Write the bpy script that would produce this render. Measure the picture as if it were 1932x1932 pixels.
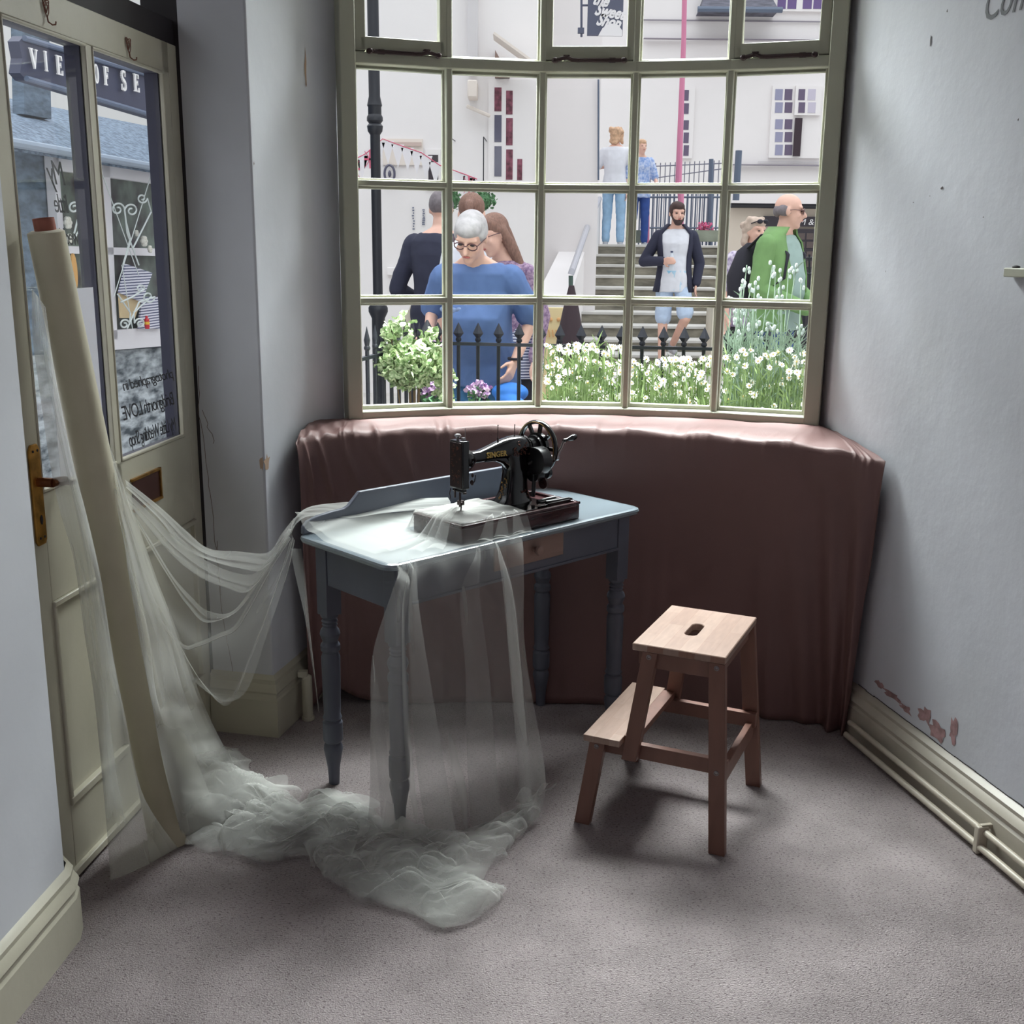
import bpy, bmesh, math, random
import numpy as np
from mathutils import Vector, Matrix, noise

for o in list(bpy.data.objects):
    bpy.data.objects.remove(o, do_unlink=True)
SC = bpy.context.scene
COL = SC.collection
R = math.radians
rnd = random.Random(7)

# ---------------------------------------------------------------- camera
H, FPX, TILT, ROLL = 1.5, 2100.0, R(13.4), R(0.6)
_f = Vector((0, math.cos(TILT), -math.sin(TILT)))
_r0 = Vector((1, 0, 0)); _u0 = _r0.cross(_f)
_r = (_r0 * math.cos(ROLL) + _u0 * math.sin(ROLL)).normalized()
_u = _r.cross(_f)
cd = bpy.data.cameras.new('camera'); cam = bpy.data.objects.new('camera', cd); COL.objects.link(cam)
m = Matrix((_r, _u, -_f)).transposed().to_4x4(); m.translation = (0, 0, H)
cam.matrix_world = m
cd.sensor_fit = 'HORIZONTAL'; cd.sensor_width = 36; cd.lens = 36 * FPX / 1932
cd.clip_start = .02; cd.clip_end = 200
SC.camera = cam

def atz(px, py, z):
    d = _f + _r * ((px - 966) / FPX) - _u * ((py - 966) / FPX); t = (z - H) / d.z
    return Vector((0, 0, H)) + d * t
def aty(px, py, Y):
    d = _f + _r * ((px - 966) / FPX) - _u * ((py - 966) / FPX); t = Y / d.y
    return Vector((0, 0, H)) + d * t

# ---------------------------------------------------------------- sky, lights, exposure
SC.view_settings.view_transform = 'Standard'; SC.view_settings.look = 'None'
SC.view_settings.gamma = 1; SC.view_settings.use_curve_mapping = False
SC.view_settings.exposure = 0.0
wd = bpy.data.worlds.new('overcast_sky'); SC.world = wd; wd.use_nodes = True
nt = wd.node_tree; bgn = nt.nodes['Background']
tc = nt.nodes.new('ShaderNodeTexCoord'); sx = nt.nodes.new('ShaderNodeSeparateXYZ')
rp = nt.nodes.new('ShaderNodeValToRGB')
nt.links.new(tc.outputs['Generated'], sx.inputs[0]); nt.links.new(sx.outputs['Z'], rp.inputs[0])
rp.color_ramp.elements[0].position = 0.0; rp.color_ramp.elements[0].color = (.20, .205, .21, 1)
rp.color_ramp.elements[1].position = 1.0; rp.color_ramp.elements[1].color = (.92, .96, 1.0, 1)
e = rp.color_ramp.elements.new(.42); e.color = (.225, .23, .235, 1)
e = rp.color_ramp.elements.new(.6); e.color = (.60, .62, .65, 1)
nt.links.new(rp.outputs[0], bgn.inputs[0]); bgn.inputs[1].default_value = 3.15

def area(name, loc, target, sx_, sy_, power, color):
    l = bpy.data.lights.new(name, 'AREA'); l.shape = 'RECTANGLE'; l.size = sx_; l.size_y = sy_
    l.energy = power; l.color = color
    o = bpy.data.objects.new(name, l); COL.objects.link(o); o.location = loc
    o.rotation_euler = (Vector(target) - Vector(loc)).to_track_quat('-Z', 'Y').to_euler()
    return o
dl_ = area('added_bay_daylight', (.2, 4.55, 3.35), (.2, 2.3, .55), 2.4, 1.3, 470, (.95, 1.0, .99)); dl_.data.spread = R(115)  # added lamp standing in for skylight, lifts the dim interior
area('pink_fill_light', (0, .3, 2.62), (0, .5, 0), 1.4, 1.4, 2.2, (1.0, .62, .76))  # added pinkish fill under the ceiling, brightens and tints the shadows
area('rear_window_light', (.9, -2.3, 1.7), (-.4, 3, 1.2), 1.6, 1.4, 1.8, (1.0, .86, .94))

# ---------------------------------------------------------------- helpers
def S(r, g, b):
    def c(v):
        v /= 255.
        return v / 12.92 if v <= .04045 else ((v + .055) / 1.055) ** 2.4
    return (c(r), c(g), c(b), 1)

MATS = {}
def mat(name, col, rough=.6, metal=0., var=0., vscale=8., bump=0., bscale=60., col2=None, stretch=None, spec=.5, coat=0., trans=0., detail=4.):
    if name in MATS: return MATS[name]
    m = bpy.data.materials.new(name); m.use_nodes = True; MATS[name] = m
    n = m.node_tree.nodes; L = m.node_tree.links; b = n['Principled BSDF']
    c = S(*col); b.inputs['Base Color'].default_value = c
    b.inputs['Roughness'].default_value = rough; b.inputs['Metallic'].default_value = metal
    b.inputs['Specular IOR Level'].default_value = spec
    if coat: b.inputs['Coat Weight'].default_value = coat; b.inputs['Coat Roughness'].default_value = .12
    if var or bump or col2:
        t = n.new('ShaderNodeTexCoord'); mp = n.new('ShaderNodeMapping')
        L.new(t.outputs['Object'], mp.inputs[0])
        if stretch: mp.inputs['Scale'].default_value = stretch
    if var or col2:
        z = n.new('ShaderNodeTexNoise'); z.inputs['Scale'].default_value = vscale; z.inputs['Detail'].default_value = detail
        L.new(mp.outputs[0], z.inputs['Vector'])
        q = n.new('ShaderNodeValToRGB'); q.color_ramp.elements[0].position = .35; q.color_ramp.elements[1].position = .65
        if col2: q.color_ramp.elements[0].color = S(*col2); q.color_ramp.elements[1].color = c
        else:
            q.color_ramp.elements[0].color = tuple(v * (1 - var) for v in c[:3]) + (1,)
            q.color_ramp.elements[1].color = tuple(min(1, v * (1 + var)) for v in c[:3]) + (1,)
        L.new(z.outputs[0], q.inputs[0]); L.new(q.outputs[0], b.inputs['Base Color'])
    if bump:
        z2 = n.new('ShaderNodeTexNoise'); z2.inputs['Scale'].default_value = bscale; z2.inputs['Detail'].default_value = 5
        L.new(mp.outputs[0], z2.inputs['Vector'])
        bp = n.new('ShaderNodeBump'); bp.inputs['Strength'].default_value = bump; bp.inputs['Distance'].default_value = .01
        L.new(z2.outputs[0], bp.inputs['Height']); L.new(bp.outputs[0], b.inputs['Normal'])
    return m

def wmat(o):
    return (wmat(o.parent) if o.parent else Matrix.Identity(4)) @ o.matrix_basis

def tag(o, label=None, cat=None, group=None, kind=None):
    if label: o['label'] = label
    if cat: o['category'] = cat
    if group: o['group'] = group
    if kind: o['kind'] = kind
    return o
def thing(name, label, cat, loc=(0, 0, 0), rz=0, group=None, kind=None):
    o = bpy.data.objects.new(name, None); o.empty_display_size = .05; COL.objects.link(o)
    o.location = loc; o.rotation_euler = (0, 0, rz)
    return tag(o, label, cat, group, kind)

class MB:
    def __init__(s): s.v = []; s.f = []; s.M = None
    def add(s, vs, fs):
        b = len(s.v)
        for p in vs:
            p = Vector(p)
            s.v.append(tuple(s.M @ p) if s.M is not None else tuple(p))
        for f in fs: s.f.append([b + i for i in f])
        return s
    def box(s, c, d, rz=0, mtx=None):
        hx, hy, hz = d[0] / 2, d[1] / 2, d[2] / 2
        vs = [Vector((x, y, z)) for x in (-hx, hx) for y in (-hy, hy) for z in (-hz, hz)]
        r = mtx if mtx is not None else Matrix.Rotation(rz, 3, 'Z')
        return s.add([Vector(c) + r @ v for v in vs], [(0, 1, 3, 2), (4, 6, 7, 5), (0, 4, 5, 1), (2, 3, 7, 6), (0, 2, 6, 4), (1, 5, 7, 3)])
    def b2(s, x0, x1, y0, y1, z0, z1):
        return s.box(((x0 + x1) / 2, (y0 + y1) / 2, (z0 + z1) / 2), (abs(x1 - x0), abs(y1 - y0), abs(z1 - z0)))
    def bar(s, a, b, w, h, up=(0, 0, 1)):
        a, b = Vector(a), Vector(b); d = (b - a); L = d.length; d.normalize()
        x = d.cross(Vector(up))
        if x.length < 1e-4: x = d.cross(Vector((1, 0, 0)))
        x.normalize(); y = x.cross(d)
        vs = []
        for t in (a, b):
            for sx_, sy_ in ((-1, -1), (1, -1), (1, 1), (-1, 1)): vs.append(t + x * sx_ * w / 2 + y * sy_ * h / 2)
        return s.add(vs, [(3, 2, 1, 0), (4, 5, 6, 7), (0, 1, 5, 4), (1, 2, 6, 5), (2, 3, 7, 6), (3, 0, 4, 7)])
    def tube(s, pts, r, n=10, cap=True, flat=1.0, up=None):
        pts = [Vector(p) for p in pts]; k = len(pts)
        rs = r if isinstance(r, (list, tuple)) else [r] * k
        vs = []; fs = []; px = None
        for i in range(k):
            d = (pts[min(i + 1, k - 1)] - pts[max(i - 1, 0)])
            if d.length < 1e-9: d = Vector((0, 0, 1))
            d.normalize()
            if px is None:
                u = Vector(up) if up else (Vector((0, 0, 1)) if abs(d.z) < .9 else Vector((1, 0, 0)))
                px = d.cross(u).normalized()
            else:
                px = (px - d * px.dot(d)).normalized()
            py = d.cross(px)
            for j in range(n):
                a = 2 * math.pi * j / n
                vs.append(pts[i] + px * math.cos(a) * rs[i] + py * math.sin(a) * rs[i] * flat)
        for i in range(k - 1):
            for j in range(n):
                fs.append((i * n + j, i * n + (j + 1) % n, (i + 1) * n + (j + 1) % n, (i + 1) * n + j))
        if cap: fs.append(tuple(range(n))[::-1]); fs.append(tuple((k - 1) * n + j for j in range(n)))
        return s.add(vs, fs)
    def lathe(s, prof, c, n=20, mtx=None):
        vs = []; fs = []; k = len(prof); r = mtx if mtx is not None else Matrix.Identity(3)
        for (rad, z) in prof:
            for j in range(n):
                a = 2 * math.pi * j / n
                vs.append(Vector(c) + r @ Vector((rad * math.cos(a), rad * math.sin(a), z)))
        for i in range(k - 1):
            for j in range(n): fs.append((i * n + j, i * n + (j + 1) % n, (i + 1) * n + (j + 1) % n, (i + 1) * n + j))
        fs.append(tuple(range(n))[::-1]); fs.append(tuple((k - 1) * n + j for j in range(n)))
        return s.add(vs, fs)
    def ell(s, c, r, n=14, m_=9, mtx=None):
        rr = mtx if mtx is not None else Matrix.Identity(3)
        if not isinstance(r, (tuple, list)): r = (r, r, r)
        vs = [Vector(c) + rr @ Vector((0, 0, -r[2]))]; fs = []
        for i in range(1, m_):
            t = -math.pi / 2 + math.pi * i / m_
            for j in range(n):
                a = 2 * math.pi * j / n
                vs.append(Vector(c) + rr @ Vector((r[0] * math.cos(t) * math.cos(a), r[1] * math.cos(t) * math.sin(a), r[2] * math.sin(t))))
        vs.append(Vector(c) + rr @ Vector((0, 0, r[2])))
        for j in range(n): fs.append((0, 1 + (j + 1) % n, 1 + j))
        for i in range(m_ - 2):
            for j in range(n): fs.append((1 + i * n + j, 1 + i * n + (j + 1) % n, 1 + (i + 1) * n + (j + 1) % n, 1 + (i + 1) * n + j))
        q = 1 + (m_ - 2) * n
        for j in range(n): fs.append((q + j, q + (j + 1) % n, len(vs) - 1))
        return s.add(vs, fs)
    def cap(s, a, b, ra, rb, n=10):
        "tapered capsule"
        a, b = Vector(a), Vector(b); d = b - a; L = d.length
        if L < 1e-6: return s.ell(a, ra)
        d.normalize(); pts = []; rs = []
        for t in (1, .87, .5): pts.append(a - d * ra * t); rs.append(ra * math.sqrt(max(0, 1 - t * t)) + 1e-4)
        pts.append(a); rs.append(ra); pts.append(b); rs.append(rb)
        for t in (.5, .87, 1): pts.append(b + d * rb * t); rs.append(rb * math.sqrt(max(0, 1 - t * t)) + 1e-4)
        return s.tube(pts, rs, n)
    def prism(s, poly, z0, z1):
        n = len(poly)
        vs = [(p[0], p[1], z0) for p in poly] + [(p[0], p[1], z1) for p in poly]
        fs = [tuple(range(n))[::-1], tuple(range(n, 2 * n))] + [(i, (i + 1) % n, n + (i + 1) % n, n + i) for i in range(n)]
        return s.add(vs, fs)
    def plate(s, poly, o, ax, ay, az, t):
        "poly in plane (ax, ay) through o, thickness t along az"
        o, ax, ay, az = Vector(o), Vector(ax), Vector(ay), Vector(az); n = len(poly)
        vs = [o + ax * p[0] + ay * p[1] for p in poly] + [o + ax * p[0] + ay * p[1] + az * t for p in poly]
        fs = [tuple(range(n))[::-1], tuple(range(n, 2 * n))] + [(i, (i + 1) % n, n + (i + 1) % n, n + i) for i in range(n)]
        return s.add(vs, fs)
    def grid(s, P, closed=False):
        a, b = len(P), len(P[0]); vs = [p for row in P for p in row]; fs = []
        for i in range(a - 1):
            for j in range(b if closed else b - 1): fs.append((i * b + j, i * b + (j + 1) % b, (i + 1) * b + (j + 1) % b, (i + 1) * b + j))
        return s.add(vs, fs)
    def build(s, name, m=None, parent=None, bevel=0, smooth=None, local=False, label=None, sub=0):
        me = bpy.data.meshes.new(name); me.from_pydata(s.v, [], s.f); me.update()
        o = bpy.data.objects.new(name, me); COL.objects.link(o)
        if parent:
            o.parent = parent
            if not local: me.transform(wmat(parent).inverted())
        if m: me.materials.append(m)
        bm = bmesh.new(); bm.from_mesh(me); bmesh.ops.recalc_face_normals(bm, faces=bm.faces); bm.to_mesh(me); bm.free()
        if bevel:
            b = o.modifiers.new('bevel', 'BEVEL'); b.width = bevel; b.segments = 2; b.limit_method = 'ANGLE'
        if sub:
            b = o.modifiers.new('sub', 'SUBSURF'); b.levels = sub; b.render_levels = sub
        ang = R(35) if smooth is None else smooth
        if ang:
            me.shade_smooth()
            try: me.set_sharp_from_angle(angle=ang)
            except Exception: pass
        if label: o['label'] = label
        return o

def text(name, body, m, parent, origin, ax, ay, size, ext=.001, shear=0, align='LEFT', width=1.0, bold=0, space=1):
    c = bpy.data.curves.new(name, 'FONT'); c.body = body; c.size = size; c.extrude = ext; c.shear = shear
    c.align_x = align; c.offset = bold; c.space_character = space; c.resolution_u = 3
    c.materials.append(m)
    tmp = bpy.data.objects.new(name + '_tmp', c); COL.objects.link(tmp)
    bpy.context.view_layer.update()
    me = bpy.data.meshes.new_from_object(tmp.evaluated_get(bpy.context.evaluated_depsgraph_get()))
    bpy.data.objects.remove(tmp); me.name = name
    if not me.materials: me.materials.append(m)
    o = bpy.data.objects.new(name, me); COL.objects.link(o)
    ax = Vector(ax).normalized(); ay = Vector(ay).normalized(); az = ax.cross(ay).normalized()
    mm = Matrix((ax * width, ay, az)).transposed().to_4x4(); mm.translation = Vector(origin)
    if parent: o.parent = parent; mm = wmat(parent).inverted() @ mm
    o.matrix_basis = mm
    return o

def struct(o, label=None):
    o['kind'] = 'structure'
    if label: o['label'] = label
    return o
def lerp(a, b, t): return a + (b - a) * t
def interp(pts, t):
    "piecewise linear through list of Vectors, t in 0..1 by index"
    k = (len(pts) - 1) * t; i = min(int(k), len(pts) - 2); return pts[i].lerp(pts[i + 1], k - i)
def catmull(pts, t):
    n = len(pts); k = (n - 1) * min(max(t, 0), 1); i = min(int(k), n - 2); u = k - i
    p0, p1, p2, p3 = pts[max(i - 1, 0)], pts[i], pts[i + 1], pts[min(i + 2, n - 1)]
    return .5 * ((2 * p1) + (p2 - p0) * u + (2 * p0 - 5 * p1 + 4 * p2 - p3) * u * u + (3 * p1 - p0 - 3 * p2 + p3) * u ** 3)
# ================================================================ THE ROOM
def add_speckle(m, scale, amt, colour, lo, hi, stretch=(1, 1, 1)):
    n = m.node_tree.nodes; L = m.node_tree.links; b = n['Principled BSDF']
    src = b.inputs['Base Color'].links[0].from_socket if b.inputs['Base Color'].links else None
    t = n.new('ShaderNodeTexCoord'); mp = n.new('ShaderNodeMapping'); mp.inputs['Scale'].default_value = stretch
    z = n.new('ShaderNodeTexNoise'); z.inputs['Scale'].default_value = scale; z.inputs['Detail'].default_value = 3
    q = n.new('ShaderNodeMapRange'); q.inputs[1].default_value = lo; q.inputs[2].default_value = hi; q.inputs[3].default_value = 0; q.inputs[4].default_value = amt
    x = n.new('ShaderNodeMix'); x.data_type = 'RGBA'
    L.new(t.outputs['Object'], mp.inputs[0]); L.new(mp.outputs[0], z.inputs['Vector']); L.new(z.outputs[0], q.inputs[0]); L.new(q.outputs[0], x.inputs[0])
    if src: L.new(src, x.inputs[6])
    else: x.inputs[6].default_value = b.inputs['Base Color'].default_value
    x.inputs[7].default_value = S(*colour); L.new(x.outputs[2], b.inputs['Base Color'])

m_carpet = mat('carpet', (160, 151, 151), .95, var=.16, vscale=5, bump=.8, bscale=260, spec=.1)
add_speckle(m_carpet, 120, .65, (88, 74, 80), .57, .63, (1, 2.2, 1))
add_speckle(m_carpet, 260, .5, (205, 198, 195), .58, .7)
m_wall = mat('plaster', (202, 204, 211), .75, var=.035, vscale=2.2, bump=.25, bscale=14, spec=.25)
add_speckle(m_wall, 1.7, .35, (178, 180, 176), .55, .8)
m_wallcorner = mat('plaster_pier', (200, 202, 208), .7, var=.04, vscale=3, bump=.2, bscale=10, spec=.25)
m_cream = mat('cream_paint', (188, 184, 166), .42, var=.05, vscale=5, bump=.08, bscale=30)
m_frame = mat('window_paint', (166, 166, 150), .5, var=.03, vscale=6)
m_skirt = mat('skirting_paint', (186, 180, 166), .4, var=.06, vscale=9, bump=.1, bscale=25)
m_black = mat('black_gap_paint', (38, 33, 37), .7)
m_navy = mat('navy_paint', (52, 52, 76), .5)
m_ceil = mat('ceiling_paint', (205, 203, 200), .8)

fl = MB(); P = [(-1.35, -2.6), (2.35, -2.6), (1.29, 3.4), (1.07, 3.75), (.4, 3.98), (-.3, 3.98), (-.68, 3.7), (-.75, 3.3), (-1.2, 3.3)]
fl.prism(P, -.05, 0); struct(fl.build('floor', m_carpet, smooth=0), 'speckled grey pink carpet')
struct(MB().prism([(-1.6, -2.7), (2.5, -2.7), (2.2, 4.05), (-1.6, 4.05)], 2.7, 2.75).build('ceiling', m_ceil, smooth=0))
struct(MB().b2(-1.6, 2.5, -2.75, -2.62, 0, 2.7).build('wall_back', m_wall, smooth=0))

# right wall, with its softly rounded far corner
RW0, RWd = Vector((1.104, 3.307, 0)), Vector((.2140, -.9768, 0)); RWn = Vector((-.9768, -.2140, 0))
rw = [Vector((1.028, 3.70, 0)), Vector((1.040, 3.60, 0)), Vector((1.052, 3.535, 0)), Vector((1.066, 3.46, 0)), Vector((1.084, 3.39, 0))] + [RW0 + RWd * s for s in (0, .3, .8, 1.5, 3, 6.1)]
out = [p + Vector((.14, .03, 0)) for p in rw]
g = MB(); g.prism([(p.x, p.y) for p in rw] + [(p.x, p.y) for p in reversed(out)], 0, 2.7)
wr = struct(g.build('wall_right', m_wall, smooth=R(25)), 'rough off-white plastered right wall')

# left wall near the camera and its return to the door
g = MB(); g.prism([(-.968, 2.178), (-1.40, -2.65), (-1.55, -2.65), (-1.22, 2.40), (-1.075, 2.36), (-1.02, 2.25), (-.985, 2.215)], 0, 2.7)
struct(g.build('wall_left', m_wallcorner, bevel=0, smooth=R(50)), 'bluish white plastered wall beside the door')

DO = Vector((-1.056, 2.387, 0)); Dd = Vector((.1206, .9927, 0)); Dn = Vector((.9927, -.1206, 0))
def dp(s, z, n=0): return DO + Dd * s + Dn * n + Vector((0, 0, z))

# pier between door and bay
pa, pb, pc, pd_ = Vector((-.938, 3.285, 0)), Vector((-.735, 3.238, 0)), Vector((-.644, 3.628, 0)), Vector((-.565, 3.715, 0))
g = MB(); g.prism([(p.x, p.y) for p in (pa, pb, pc, pd_)] + [(-.66, 3.83), (-.98, 3.6)], 0, 2.7)
struct(g.build('wall_corner', m_wallcorner, bevel=.006, smooth=R(40)), 'white plastered pier between door and bay window')
# cracks and chips in the pier
m_crack = mat('crack', (120, 104, 96), .9); m_pink = mat('bare_plaster', (172, 146, 124), .9)
def onA(s, z): return pa.lerp(pb, s) + Vector((0, 0, z)) - Vector((.0021, .0098, 0)).normalized() * .0006
g = MB()
def crack(g, p, n, seed, f, wd=.0016):
    r_ = random.Random(seed); q = list(p); last = None
    for i in range(n):
        nx = (q[0] + r_.uniform(-.03, .03) + f[0], q[1] + f[1] * r_.uniform(.6, 1.2))
        a, b = onA(*q), onA(*nx); g.bar(a, b, .0012, wd, up=(0, 1, 0)); q = list(nx)
crack(g, (.06, 1.15), 34, 3, (.0022, -.032)); crack(g, (.08, 1.02), 9, 5, (.012, -.012)); crack(g, (.2, .62), 10, 9, (.006, -.02))
g.build('wall_crack', m_crack, bpy.data.objects['wall_corner'], smooth=0)
def chip(cx, cz, r_, seed, fn, name='plaster_chip', par='wall_corner', m_=None, sx_=1, sz=1, k=13):
    q = random.Random(seed); n = k; c = []
    for i in range(n):
        a = 2 * math.pi * i / n; rr = r_ * q.uniform(.45, 1.15)
        c.append(fn(cx + rr * math.cos(a) * sx_, cz + rr * math.sin(a) * sz))
    g = MB(); g.add([fn(cx, cz)] + c, [(0, 1 + i, 1 + (i + 1) % n) for i in range(n)])
    return g.build(name, m_ or m_pink, bpy.data.objects[par], smooth=0)
chip(.965, .87, .03, 4, lambda s, z: onA(s, z), sx_=1.2)
def onB(s, z): return pb.lerp(pc, s) + Vector((0, 0, z)) + Vector((.9739, -.2272, 0)) * .0012
chip(.04, .868, .022, 8, onB, sx_=2.4, sz=1.3)
chip(.70, .43, .012, 11, onB, sx_=2, m_=m_crack); chip(.92, .93, .016, 12, onB, sx_=3, m_=mat('pink_chip', (190, 150, 130), .9))
chip(.98, 2.02, .02, 14, onB, sx_=1.2, sz=3.0); chip(.03, 1.72, .006, 15, onB, m_=m_crack)

# skirting
def skirting(path, h, name, m_, nrm, parent=None, t=.022):
    "moulded skirting along a polyline; nrm: unit vectors into the room per vertex"
    prof = [(0, 0), (t, 0), (t, h * .60), (t * .8, h * .64), (t * .8, h * .70), (t * 1.05, h * .74), (t * .9, h * .80), (t * .55, h * .86), (t * .6, h * .93), (t * .3, h * .97), (0, h)]
    rows = [[p + n_ * a + Vector((0, 0, b)) for a, b in prof] for p, n_ in zip(path, nrm)]
    g = MB(); g.grid(rows)
    for rr in (rows[0], rows[-1]): g.add(rr, [tuple(range(len(rr)))])
    return struct(g.build(name, m_, parent, smooth=R(25)))
skirting([RW0 - RWd * .25, RW0 + RWd * 5.9], .16, 'baseboard_right', m_skirt, [RWn, RWn], t=.03)
na = Vector((-.2026, -.979, 0)); nb = Vector((.9739, -.2272, 0))
skirting([pa, pb, pc], .2, 'baseboard_corner', m_cream, [na, (na + nb).normalized() * 1.25, nb], t=.02)
nl = Vector((.996, -.0893, 0))
skirting([Vector((-1.04, 2.275, 0)), Vector((-.975, 2.205, 0)), Vector((-.968, 2.175, 0)), Vector((-1.40, -2.6, 0))], .17, 'baseboard_left', m_cream, [Vector((.7, .7, 0)), Vector((.85, .5, 0)), nl, nl], t=.024)

# peeling paint over the right skirting, holes, dents in the right wall
def onR(s, z): return RW0 + RWd * s + RWn * .0012 + Vector((0, 0, z))
m_peel = mat('peeled_pink', (158, 126, 126), .9, var=.3, vscale=40)
for i, (s, z, r_, ax_, az_) in enumerate([(.20, .205, .02, 2.6, .7), (.27, .195, .018, 2.2, .8), (.37, .215, .03, 1.4, .9), (.43, .195, .028, 1.6, 1), (.50, .225, .028, .8, 1.5), (.12, .21, .014, 2, .8)]):
    chip(s, z, r_, 30 + i, onR, 'peeling_patch', 'wall_right', m_peel, ax_, az_, 17)
m_hole = mat('wall_hole', (84, 78, 78), .9)
for i, (x, y, r_, a, b) in enumerate([(1757, 76, .010, .45, 1.6), (1778, 355, .006, 1.4, .8), (1724, 382, .0025, 1, 1), (1856, 410, .0028, 1, 1), (1625, 514, .004, .5, 1.2), (1672, 512, .0028, .6, 1.3), (1788, 20, .004, .8, 1.2), (1922, 226, .003, 1, 1), (1755, 370, .0018, 1, 1), (1679, 40, .003, 1, 1)]):
    d = _f + _r * ((x - 966) / FPX) - _u * ((y - 966) / FPX)
    # intersect with right wall plane
    t = (RW0 - Vector((0, 0, H))).dot(RWn) / d.dot(RWn); p = Vector((0, 0, H)) + d * t
    s = (p - RW0).dot(RWd); chip(s, p.z, r_, 60 + i, onR, 'nail_hole', 'wall_right', m_hole, a, b, 9)
# hairline gap between plaster and skirting
g = MB(); q = random.Random(2); s = .0
while s < 2:
    g.bar(onR(s, .1615 + q.uniform(-.0015, .0015)), onR(s + .05, .1615 + q.uniform(-.0015, .0015)), .001, .0022, up=RWn); s += .047
g.build('wall_crack', m_black, wr, smooth=0)
# lettering painted on the wall
m_ink = mat('wall_lettering_ink', (120, 122, 126), .8)
ph = math.radians(0)
t = text('wall_lettering', 'Come', m_ink, None, onR(.302, 2.062), RWd, (0, 0, 1), .115, .0003, shear=.28, width=.8)
tag(t, 'grey painted script lettering high on the right wall', 'lettering')
# white bracket on the right wall
b_ = thing('wall_bracket', 'small white bracket fixed to the right wall at the frame edge', 'bracket', onR(.53, 1.452))
g = MB(); g.M = Matrix.Translation(b_.location) @ Matrix.Rotation(math.atan2(RWd.y, RWd.x), 4, 'Z')
g.box((.10, -.012, .0), (.20, .022, .022)); g.build('bracket_bar', m_frame, b_, bevel=.003)
g.v, g.f = [], []; g.ell((.035, -.014, .013), (.012, .008, .004)); g.build('dark_screw', m_black, b_)

# two heating pipes along the right skirting
def along(s, n, z): return RW0 + RWd * s + RWn * n + Vector((0, 0, z))
m_pipe = mat('pipe_paint', (190, 182, 166), .4, var=.08, vscale=20)
for nm, n_, z_, lb in (('heating_pipe', .052, .062, 'upper cream painted pipe running along the right skirting'), ('heating_pipe', .062, .022, 'lower cream painted pipe nearest the carpet by the right wall')):
    g = MB(); pts = [along(.055 + i * .25 + .0, n_ + .0012 * math.sin(i * 1.7), z_) for i in range(24)]; g.tube(pts, .0085 if z_ > .05 else .0095, 12)
    tag(g.build(nm, m_pipe), lb, 'pipe', 'heating pipes by the right wall')
c_ = thing('pipe_clip', 'cream pipe clip holding both pipes to the right skirting', 'clip', along(.735, .05, .04))
g = MB(); g.box(along(.735, .056, .04), (.02, .03, .075), rz=math.atan2(RWd.y, RWd.x) + math.pi / 2 * 0); g.build('clip_band', m_pipe, c_, bevel=.004)
g = MB(); g.box(along(.735, .03, .075), (.012, .06, .012), rz=math.atan2(RWd.y, RWd.x)); g.build('clip_arm', m_pipe, c_, bevel=.002)
# short white pipe stub beside the pier
g = MB(); p0 = Vector((-.655, 3.36, 0)); g.tube([p0, p0 + Vector((0, 0, .145))], .017, 12); g.ell(p0 + Vector((0, 0, .145)), (.017, .017, .010)); g.box(p0 + Vector((-.012, 0, .158)), (.03, .024, .02))
g.tube([p0 + Vector((0, 0, .0)), p0 + Vector((0, 0, .012))], .021, 12)
tag(g.build('pipe_stub', m_cream, bevel=.002), 'short white pipe stub standing beside the pier skirting', 'pipe')

# ================================================================ THE BOW WINDOW
WP = [Vector(p + (0,)) for p in [(-.514, 3.72), (-.225, 3.825), (.084, 3.88), (.39, 3.86), (.69, 3.80), (.975, 3.70)]]
win = thing('window_1', 'bowed shop window of white glazing bars', None, (0.23, 3.8, .95)); del_ = None
win['kind'] = 'structure'
ZB, ZT, ZH = .955, 2.068, 2.62
def seg(i, s): return WP[i].lerp(WP[i + 1], s)
def wdir(i): return (WP[i + 1] - WP[i]).normalized()
def wn(i): d = wdir(i); return Vector((d.y, -d.x, 0))          # towards the room
g = MB()
for i in range(1, 5):
    n_ = (wn(i - 1) + wn(i)).normalized(); d_ = Vector((-n_.y, n_.x, 0)); a = math.atan2(d_.y, d_.x)
    p = WP[i]
    g.box(p + n_ * .022 + Vector((0, 0, (ZB + ZH) / 2)), (.020, .034, ZH - ZB), rz=a)
    g.box(p + n_ * -.006 + Vector((0, 0, (ZB + ZH) / 2)), (.034, .022, ZH - ZB), rz=a)
g.build('mullion', m_frame, win, bevel=.004)
g = MB()
for i in range(5):
    a = math.atan2(wdir(i).y, wdir(i).x); c = seg(i, .5); L = (WP[i + 1] - WP[i]).length
    for z in (1.324, 1.694):
        g.box(c + wn(i) * .020 + Vector((0, 0, z)), (L, .030, .018), rz=a); g.box(c + wn(i) * -.006 + Vector((0, 0, z)), (L, .020, .034), rz=a)
g.build('glazing_bar', m_frame, win, bevel=.003)
g = MB()
for i in range(5):
    a = math.atan2(wdir(i).y, wdir(i).x); c = seg(i, .5); L = (WP[i + 1] - WP[i]).length + .01
    g.box(c + wn(i) * .014 + Vector((0, 0, ZT)), (L, .06, .034), rz=a); g.box(c + wn(i) * -.01 + Vector((0, 0, ZT)), (L, .02, .056), rz=a)
g.build('transom', m_frame, win, bevel=.004)
g = MB()
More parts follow.
